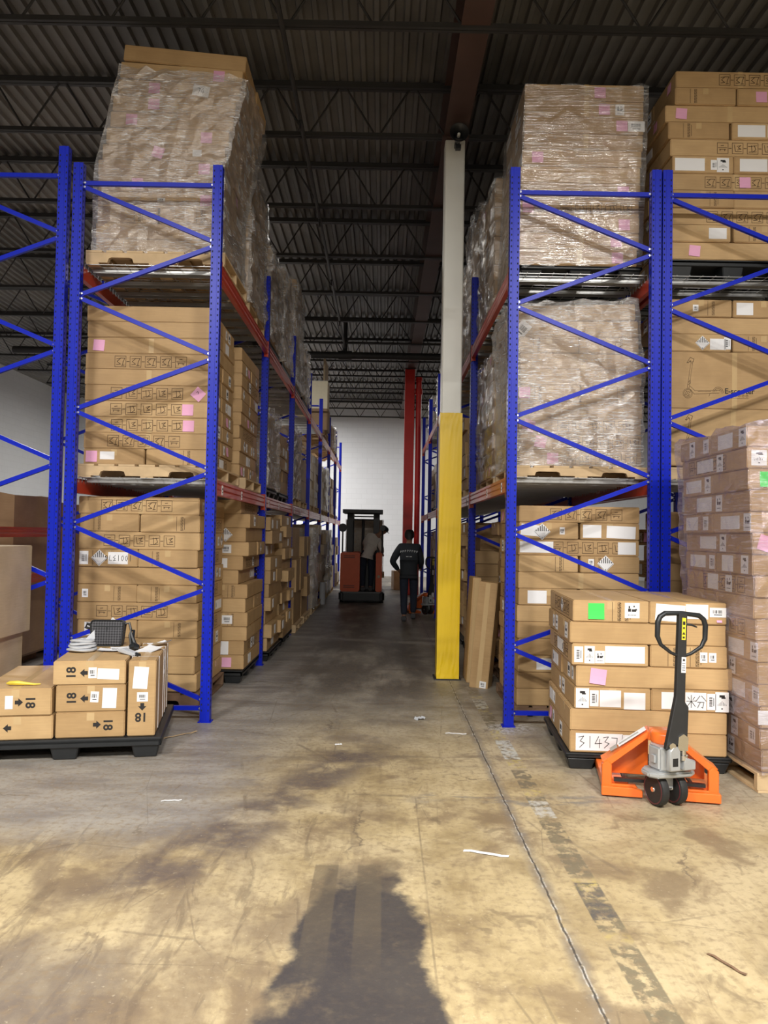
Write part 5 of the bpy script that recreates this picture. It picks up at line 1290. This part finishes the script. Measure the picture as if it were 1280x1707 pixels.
    for s in (-1, 1):
        T = Matrix.Translation((s*0.060, 0, 0.09)) @ Matrix.Rotation(R(90), 4, 'Y')
        wl = link('steer_wheel', MB().lathe([(0.062, -0.024), (0.078, -0.025), (0.088, -0.020), (0.090, -0.012), (0.090, 0.012), (0.088, 0.020), (0.078, 0.025), (0.062, 0.024)], 36, 0, T).mesh('steer_wheel', 'rubber', smooth=True), st)
        MB().lathe([(0.02, -0.018), (0.066, -0.016), (0.074, -0.0265), (0.080, -0.0262), (0.080, 0.0262), (0.074, 0.0265), (0.066, 0.016), (0.02, 0.018)], 32, 0, T).build('rim', 'maroon', wl, smooth=True)
        m = MB()
        for k in range(6):
            a = k*math.pi/3; m.bar(T @ Vector((0.015*math.cos(a), 0.015*math.sin(a), 0)), T @ Vector((0.068*math.cos(a), 0.068*math.sin(a), 0)), 0.014, 0.046, 0, (1, 0, 0))
        m.build('spokes', 'black', wl)
        MB().lathe([(0.004, -0.029), (0.014, -0.029), (0.018, -0.022), (0.018, 0.022), (0.014, 0.029), (0.004, 0.029)], 16, 0, T).build('hub_cap', 'chrome', wl, smooth=True)
    # drawbar, slightly tilted, with triangular foot
    hb = link('drawbar', None, st, (0, -0.10, 0.33), (R(-3), R(3.4), R(-8))); hb.scale = (0.95, 0.95, 0.90)
    m = MB()
    m.prism([(-0.082, 0.0), (-0.025, 0.0), (-0.018, 0.03), (0.05, 0.03), (0.052, 0.26), (0.028, 0.29), (0.026, 0.83), (-0.026, 0.83), (-0.028, 0.32)], -0.018, 0.018)
    m.build('tube', 'rubber', hb, bevel=0.004)
    m = MB(); m.prism([(-0.015, 0.0), (0.05, 0.0), (0.05, 0.08), (0.02, 0.10), (-0.01, 0.08)], -0.026, -0.012); m.cyl((-0.05, -0.035, 0.025), (-0.05, 0.03, 0.025), 0.02, 14)
    m.build('pivot', 'chrome', hb, smooth=True)
    loop = [(0, 0.56), (0.05, 0.585), (0.10, 0.63), (0.118, 0.68), (0.118, 0.765), (0.108, 0.80), (0.085, 0.822), (0.0, 0.83), (-0.085, 0.822), (-0.108, 0.80), (-0.118, 0.765), (-0.118, 0.68), (-0.10, 0.63), (-0.05, 0.585)]
    m = MB(); m.tube([(x*1.28, 0, z) for x, z in loop], [0.010, 0.010, 0.012, 0.015, 0.016, 0.016, 0.016, 0.014, 0.016, 0.016, 0.016, 0.015, 0.012, 0.010], 10, 0, True); m.build('handle_loop', 'black', hb, smooth=True)
    m = MB(); m.tube([(0.02, -0.012, 0.765), (0.05, -0.02, 0.762), (0.085, -0.02, 0.75)], [0.008, 0.007, 0.004], 8); m.build('release_lever', 'black', hb, smooth=True)
    m = MB(); m.box((0.004, -0.0186, 0.735), (0.024, 0.0012, 0.135)); m.box((0.004, -0.0194, 0.77), (0.016, 0.0008, 0.022), 1); m.box((0.004, -0.0194, 0.74), (0.012, 0.0008, 0.012), 1)
    m.prism([(-0.006, 0.70), (0.014, 0.70), (0.004, 0.718)], -0.0198, -0.019, 1); m.box((0.004, -0.0194, 0.682), (0.014, 0.0008, 0.012), 1); m.build('caution_sticker', ['caution', 'ink'], hb)
    m = MB(); m.box((0.010, -0.0186, 0.515), (0.028, 0.0012, 0.095)); m.box((0.010, -0.0194, 0.545), (0.012, 0.0008, 0.014), 1)
    for k in range(4): m.box((0.010, -0.0194, 0.523-k*0.013), (0.020, 0.0008, 0.004), 1)
    m.build('data_sticker', ['paper', 'ink'], hb)
    return t
jk = pallet_truck((1.752, 4.83, 0), R(-11), 'orange hand pallet truck in front of the right floor stack')

# ------------------------------------------------------------------ stand-up reach truck
TX, TY = -0.45, 18.05
tk = thing('reach_truck', 'orange and black stand-up reach truck far down the aisle', 'forklift', (TX, TY, 0))
MB().prism([(-0.54, 0.10), (-0.46, 0.0), (0.46, 0.0), (0.54, 0.10), (0.54, 1.25), (-0.54, 1.25)], 0.04, 0.26, 0, 'z').build('bumper_skirt', 'black', tk, bevel=0.03, seg=2)
MB().box((-0.28, 0.66, 0.72), (0.46, 1.2, 0.92)).build('battery_cabinet', 'truck', tk, bevel=0.025, seg=2)
m = MB()
for zz in (0.36, 0.40, 1.06, 1.10): m.box((-0.30, 0.057, zz), (0.26, 0.006, 0.012))
m.build('vent_slots', 'black', tk)
MB().box((0.40, 0.66, 0.72), (0.15, 1.2, 0.92)).build('side_panel', 'truck', tk, bevel=0.02, seg=2)
MB().box((0.40, 0.056, 0.62), (0.06, 0.004, 0.06)).build('sticker', 'card_pale', tk)
MB().box((0.135, 0.85, 0.62), (0.37, 0.5, 0.72)).build('control_console', 'black', tk, bevel=0.02)
MB().box((0.135, 0.32, 0.2625), (0.37, 0.55, 0.005)).build('floor_mat', 'rubber', tk)
m = MB()
for x in (-0.31, 0.325): m.box((x, 0.62, 1.62), (0.15, 0.10, 0.98))
m.build('guard_post', 'black', tk, bevel=0.01) if False else None
for x in (-0.31, 0.325): MB().box((x, 0.62, 1.63), (0.15, 0.10, 0.96)).build('guard_post', 'black', tk, bevel=0.01)
m = MB(); m.box((0, 0.12, 2.15), (0.95, 0.10, 0.09)).box((0, 0.98, 2.15), (0.95, 0.10, 0.09))
for x in (-0.44, 0.44): m.box((x, 0.55, 2.15), (0.07, 0.9, 0.09))
for i in range(4): m.box((0, 0.26+i*0.19, 2.14), (0.86, 0.04, 0.06))
m.build('overhead_guard', 'black', tk, bevel=0.008)
m = MB()
for x in (-0.30, 0.33): m.box((x, 1.42, 1.10), (0.11, 0.14, 2.10))
for zz in (1.98, 2.06): m.box((0.015, 1.42, zz), (0.6, 0.05, 0.035))
m.build('mast', 'steel_dark', tk)
MB().cyl((-0.02, 1.42, 0.3), (-0.02, 1.42, 2.0), 0.035, 12).build('lift_cylinder', 'black', tk, smooth=True)
MB().box((0.015, 1.55, 0.62), (0.75, 0.06, 0.5)).build('carriage', 'steel_dark', tk)
for x in (-0.25, 0.27): MB().prism([(1.58, 0.44), (2.65, 0.47), (2.65, 0.49), (1.58, 0.50)], x-0.06, x+0.06, 0, 'x').build('fork', 'steel_dark', tk)
for x in (-0.42, 0.42):
    MB().box((x, 1.9, 0.14), (0.14, 1.3, 0.14)).build('reach_leg', 'black', tk, bevel=0.01)
    MB().cyl((x-0.05, 2.4, 0.08), (x+0.05, 2.4, 0.08), 0.08, 18).build('load_wheel', 'rubber', tk, smooth=True)
    MB().cyl((x*1.12-0.045, 0.20, 0.09), (x*1.12+0.045, 0.20, 0.09), 0.09, 18).build('caster_wheel', 'rubber', tk, smooth=True)
for sx, hx in ((-1, -0.47), (1, 0.47)):
    m = MB(); m.cyl((hx, 0.16, 1.76), (hx, 0.20, 1.76), 0.065 if sx > 0 else 0.10, 20); m.cyl((hx, 0.2, 1.17), (hx, 0.2, 1.76), 0.018, 8); m.build('round_mirror', 'black', tk, smooth=True)
wood_pallet(TX+0.01, TY+2.16, 0.505, 'wooden pallet carried on the reach truck forks', 1.05, 0.95, 0.12)
for k in range(5):
    for j, nm in ((-1, 'left'), (1, 'right')):
        if j > 0 and k > 4: continue
        T = Matrix.Translation((TX+0.01+j*0.235, TY+2.15, 0.628+0.272*k)) @ Matrix.Rotation(R(90), 4, 'Z')
        carton(0.9, 0.455, 0.27, T, '%s carton on the reach truck load, %s column' % (('bottom', 'second', 'third', 'fourth', 'top')[k], nm), 'cartons carried by the reach truck', 'card_pale')
wrap_film(TX-0.465, TX+0.485, TY+1.68, TY+2.62, 0.62, 1.99, 'clear wrap around the load carried by the reach truck', 'film_soft', seed=33, amp=0.02, nz=12)
carton(0.55, 0.5, 0.55, Matrix.Translation((0.62, 22.9, 0.0)) @ Matrix.Rotation(R(8), 4, 'Z'), 'brown carton standing on the floor beyond the walking person', 'floor cartons down the aisle')
o = tag(MB().cyl((0, 0, 0), (0, 0, 0.5), 0.07, 18).build('grey_roll', 'grey_cloth', None, (-1.33, 17.6, 0), (0, 0, 0), smooth=True), 'grey upright roll on the floor before the left rack, deep aisle', 'roll')

# ------------------------------------------------------------------ people
def skin(name, verts, edges, mat, parent, sub=2, root=0):
    """verts: {key: (x,y,z,rx[,ry])}"""
    ks = list(verts); me = bpy.data.meshes.new(name)
    me.from_pydata([verts[k][:3] for k in ks], [(ks.index(a), ks.index(b)) for a, b in edges], [])
    o = bpy.data.objects.new(name, me); col.objects.link(o)
    md = o.modifiers.new('s', 'SKIN'); md.use_smooth_shade = True
    for i, k in enumerate(ks):
        v = verts[k]; me.skin_vertices[0].data[i].radius = (v[3], v[4] if len(v) > 4 else v[3])
        me.skin_vertices[0].data[i].use_root = (i == root)
    sb = o.modifiers.new('sub', 'SUBSURF'); sb.levels = sub; sb.render_levels = sub
    dg = bpy.context.evaluated_depsgraph_get(); dg.update()
    nm = bpy.data.meshes.new_from_object(o.evaluated_get(dg)); bpy.data.objects.remove(o)
    nm.materials.clear(); nm.materials.append(MAT[mat])
    for f in nm.polygons: f.use_smooth = True
    return link(name, nm, parent)
def hand(v, e, wrist, base, d, side, curl=0.5, up_=(0, 0, 1)):
    """palm and five bent fingers from the wrist point; d = pointing direction, side = thumb direction"""
    d = Vector(d).normalized(); s = Vector(side).normalized(); n = d.cross(s).normalized()
    w_ = Vector(wrist); pal = w_+d*0.055; v[base+'palm'] = (*pal, 0.026, 0.018); e.append((base+'wr', base+'palm'))
    for i, (off, ln) in enumerate(((0.026, 0.062), (0.009, 0.070), (-0.009, 0.065), (-0.026, 0.052))):
        k = pal+d*0.035+s*off; a = k+d*ln*0.5-n*ln*0.2*curl; b_ = a+d*ln*0.25-n*ln*0.55*curl
        v[base+'k%d' % i] = (*k, 0.0095); v[base+'a%d' % i] = (*a, 0.0085); v[base+'b%d' % i] = (*b_, 0.0075)
        e += [(base+'palm', base+'k%d' % i), (base+'k%d' % i, base+'a%d' % i), (base+'a%d' % i, base+'b%d' % i)]
    t0 = w_+d*0.025+s*0.032; t1 = t0+s*0.022+d*0.03; t2 = t1+d*0.028-n*0.01
    v[base+'t0'] = (*t0, 0.012); v[base+'t1'] = (*t1, 0.010); v[base+'t2'] = (*t2, 0.0085)
    e += [(base+'wr', base+'t0'), (base+'t0', base+'t1'), (base+'t1', base+'t2')]
def person(name_label, loc, rz, J, top_mat, leg_mat, headdir, headwear):
    t = thing('person', name_label, 'person', loc, (0, 0, rz))
    v = {}; e = []
    def add(k, r, prev=None, ry=None):
        v[k] = (*J[k], r, ry if ry else r)
        if prev: e.append((prev, k))
    add('pelvis', .125, None, .10); add('spine', .115, 'pelvis', .09); add('chest', .135, 'spine', .10); add('neck0', .062, 'chest'); add('neck1', .052, 'neck0')
    add('head0', .070, 'neck1', .080); add('head1', .082, 'head0', .094); add('head2', .058, 'head1', .068)
    for s in 'lr':
        add('sh'+s, .055, 'chest'); add('el'+s, .042, 'sh'+s); add(s+'wr', .027, 'el'+s)
        hand(v, e, J[s+'wr'], s, J[s+'hd'], J[s+'th'], 0.8)
        add('hip'+s, .085, 'pelvis'); add('kn'+s, .058, 'hip'+s); add('an'+s, .040, 'kn'+s); add('toe'+s, .030, 'an'+s)
    body = skin('body', v, e, 'skin', t)
    hc = (Vector(J['head0'])+Vector(J['head1'])+Vector(J['head2']))/3; upv = (Vector(J['head2'])-Vector(J['head0'])).normalized(); fd = Vector(headdir); fd = (fd-upv*fd.dot(upv)).normalized(); sd = fd.cross(upv)
    HT = Matrix.Translation(hc) @ Matrix((sd, fd, upv)).transposed().to_4x4()
    # face: nose, mouth, eyes, ears
    MB().prism([(-0.012, -0.03), (0.012, -0.03), (0.006, 0.012), (-0.006, 0.012)], 0.082, 0.108, 0, 'y', HT).build('nose', 'skin', t, bevel=0.004)
    for s in (-1, 1):
        MB().lathe([(0.004, -0.006), (0.022, -0.004), (0.026, 0.004), (0.008, 0.008)], 12, 0, HT @ Matrix.Translation((s*0.084, -0.005, -0.005)) @ Matrix.Rotation(R(90*s), 4, 'Y')).build('ear', 'skin', t, smooth=True)
        MB().lathe([(0.002, -0.009), (0.008, -0.004), (0.010, 0.0), (0.008, 0.005), (0.002, 0.009)], 10, 0, HT @ Matrix.Translation((s*0.032, 0.084, 0.012))).build('eye', 'paper', t, smooth=True)
    MB().box((0, 0.086, -0.052), (0.045, 0.012, 0.008), 0, HT).build('mouth', 'maroon', t, bevel=0.003)
    def dome(r0_, zlo, ex=1.0, back=0.0):
        m = MB(); n_ = 24; vs = []; fs = []; K = 8
        for i in range(K):
            a = R(90)*i/(K-1)
            for j in range(n_):
                b_ = 2*math.pi*j/n_; low = zlo-(back if math.sin(b_) < 0 else 0)*abs(math.sin(b_))
                z = low+(0.115-low)*math.sin(a); rad = r0_*(math.cos(a)**0.6 if i < K-1 else 0.05)
                vs.append(HT @ Vector((rad*math.cos(b_)*0.93, rad*math.sin(b_)*1.08-0.005, z)))
        for i in range(K-1):
            for j in range(n_): fs.append((i*n_+j, i*n_+(j+1) % n_, (i+1)*n_+(j+1) % n_, (i+1)*n_+j))
        fs += [tuple(range(n_-1, -1, -1)), tuple((K-1)*n_+j for j in range(n_))]
        return m.add(vs, fs)
    if headwear == 'cap':
        dome(0.097, 0.012, back=0.05).build('hair', 'hair', t, smooth=True)
        cp = dome(0.104, 0.022, back=0.02).build('cap', 'jacket', t, smooth=True)
        MB().prism([(-0.075, 0.07), (0.075, 0.07), (0.062, 0.15), (0.03, 0.175), (-0.03, 0.175), (-0.062, 0.15)], 0.026, 0.034, 0, 'z', HT).build('brim', 'jacket', cp, bevel=0.002)
    else:
        dome(0.103, 0.0, back=0.085).build('hair', 'hair', t, smooth=True)
    # upper garment
    v = {}; e = []
    add('pelvis', .165, None, .125); add('spine', .17, 'pelvis', .13); add('chest', .185, 'spine', .135); add('neck0', .085, 'chest')
    for s in 'lr':
        add('sh'+s, .085, 'chest'); add('el'+s, .068, 'sh'+s); v[s+'cuff'] = (*(Vector(J['el'+s]).lerp(Vector(J[s+'wr']), 0.92)), .045, .045); e.append(('el'+s, s+'cuff'))
    v['hem'] = (J['pelvis'][0]-0.02*(J['spine'][0]-J['pelvis'][0])/0.05, J['pelvis'][1]-0.005, J['pelvis'][2]-0.06, .168, .135); e.append(('pelvis', 'hem'))
    v['pelvis'] = (J['pelvis'][0], J['pelvis'][1], J['pelvis'][2]+0.03, .175, .14)
    tp = skin(top_mat[0], v, e, top_mat[1], t)
    v = {}; e = []
    add('pelvis', .150, None, .115); v['waist'] = (*Vector(J['pelvis']).lerp(Vector(J['spine']), 0.7), .145, .11); e.append(('pelvis', 'waist'))
    for s in 'lr':
        add('hip'+s, .105, 'pelvis'); add('kn'+s, .078, 'hip'+s); v['an'+s] = (J['an'+s][0], J['an'+s][1], J['an'+s][2]+0.01, .062, .062); e.append(('kn'+s, 'an'+s))
    skin('trousers', v, e, leg_mat, t)
    for s in 'lr':
        a, b_ = Vector(J['an'+s]), Vector(J['toe'+s]); d = b_-a; d.z = 0; d.normalize(); rzz = math.atan2(d.y, d.x)
        T = Matrix.Translation((a.x, a.y, a.z-0.085)) @ Matrix.Rotation(rzz, 4, 'Z')
        m = MB(); m.prism([(-0.085, 0.0), (0.19, 0.0), (0.195, 0.03), (0.12, 0.06), (0.05, 0.095), (-0.07, 0.095), (-0.09, 0.03)], -0.046, 0.046, 0, 'y', T); m.build('shoe', 'shoe', t, bevel=0.016, seg=2, smooth=True)
    return t, tp
J = dict(pelvis=(0, 0, .92), spine=(0.0, .04, 1.10), chest=(0.0, .09, 1.28), neck0=(0.0, .13, 1.43), neck1=(0, .15, 1.49), head0=(0, .175, 1.545), head1=(0, .18, 1.605), head2=(0, .18, 1.655),
         shl=(-.175, .09, 1.37), ell=(-.315, -.02, 1.10), lwr=(-.195, .15, .93), lhd=(.35, .75, -.55), lth=(.2, .4, .8),
         shr=(.175, .10, 1.37), elr=(.235, .12, 1.10), rwr=(.215, .33, .98), rhd=(0, .9, -.2), rth=(-.9, .1, .2),
         hipl=(-.09, 0, .88), knl=(-.085, .02, .48), anl=(-.075, -.10, .085), toel=(-.075, .04, .03),
         hipr=(.09, .02, .88), knr=(.10, .18, .52), anr=(.09, .26, .10), toer=(.09, .40, .04))
pw, tp = person('person in dark jacket and black trousers walking away beside the red column', (0.525, 14.55, 0), R(-3), J, ('jacket', 'jacket'), 'jeans', (0, 1, -0.1), 'hair')
# worn lettering across the jacket's back: an arched line and a short line of small pale marks
m = MB()
for i in range(8):
    a = R(90+(3.5-i)*6.0); cx, cz = 0.42*math.cos(a), 1.02+0.27*math.sin(a)
    m.stroke([(cx-0.010, cz-0.016), (cx-0.010, cz+0.016), (cx+0.008, cz+0.016), (cx+0.008, cz-0.002)], 0.007, 0, 0)
lt = m.build('arched_lettering', 'grey', tp, (0, -0.075, 0.02))
m = MB()
for i in range(7):
    if i != 3: m.box((-0.048+i*0.016, 0, 1.205), (0.010, 0.003, 0.014))
lt2 = m.build('small_lettering', 'paper', tp, (0, -0.095, 0.0))
J2 = dict(pelvis=(0, 0, .90), spine=(.05, .02, 1.03), chest=(.135, .05, 1.20), neck0=(.25, .10, 1.32), neck1=(.295, .11, 1.365), head0=(.345, .125, 1.405), head1=(.385, .13, 1.445), head2=(.41, .13, 1.485),
          shl=(.03, .08, 1.31), ell=(-.08, .26, 1.12), lwr=(-.02, .42, .98), lhd=(.2, .9, -.2), lth=(.8, .2, .3),
          shr=(.26, .06, 1.20), elr=(.335, .02, 1.00), rwr=(.36, .16, .89), rhd=(.1, .9, -.3), rth=(-.8, .3, .4),
          hipl=(-.09, 0, .86), knl=(-.10, .03, .47), anl=(-.10, -.02, .085), toel=(-.11, .12, .03),
          hipr=(.09, .01, .86), knr=(.10, .03, .47), anr=(.085, -.02, .085), toer=(.09, .12, .03))
person('person in pale grey hoodie and black cap standing on the reach truck leaning right', (TX+0.12, TY+0.28, 0.267), 0, J2, ('hoodie', 'hoodie'), 'jeans', (0.75, 0.65, -0.1), 'cap')
j2 = copy_tree(jk); j2.location = (0.93, 15.9, 0); j2.rotation_euler = (0, 0, R(8))
tag(j2, 'orange hand pallet truck in the dark beyond the walking person', 'pallet truck', 'orange pallet trucks')
print('CARTONS', NCARTON[0]); print('DUPES', [k for k, n_ in LABELS.items() if n_ > 1][:20]); print('LONG', [k for k in LABELS if len(k.split()) > 16][:20])
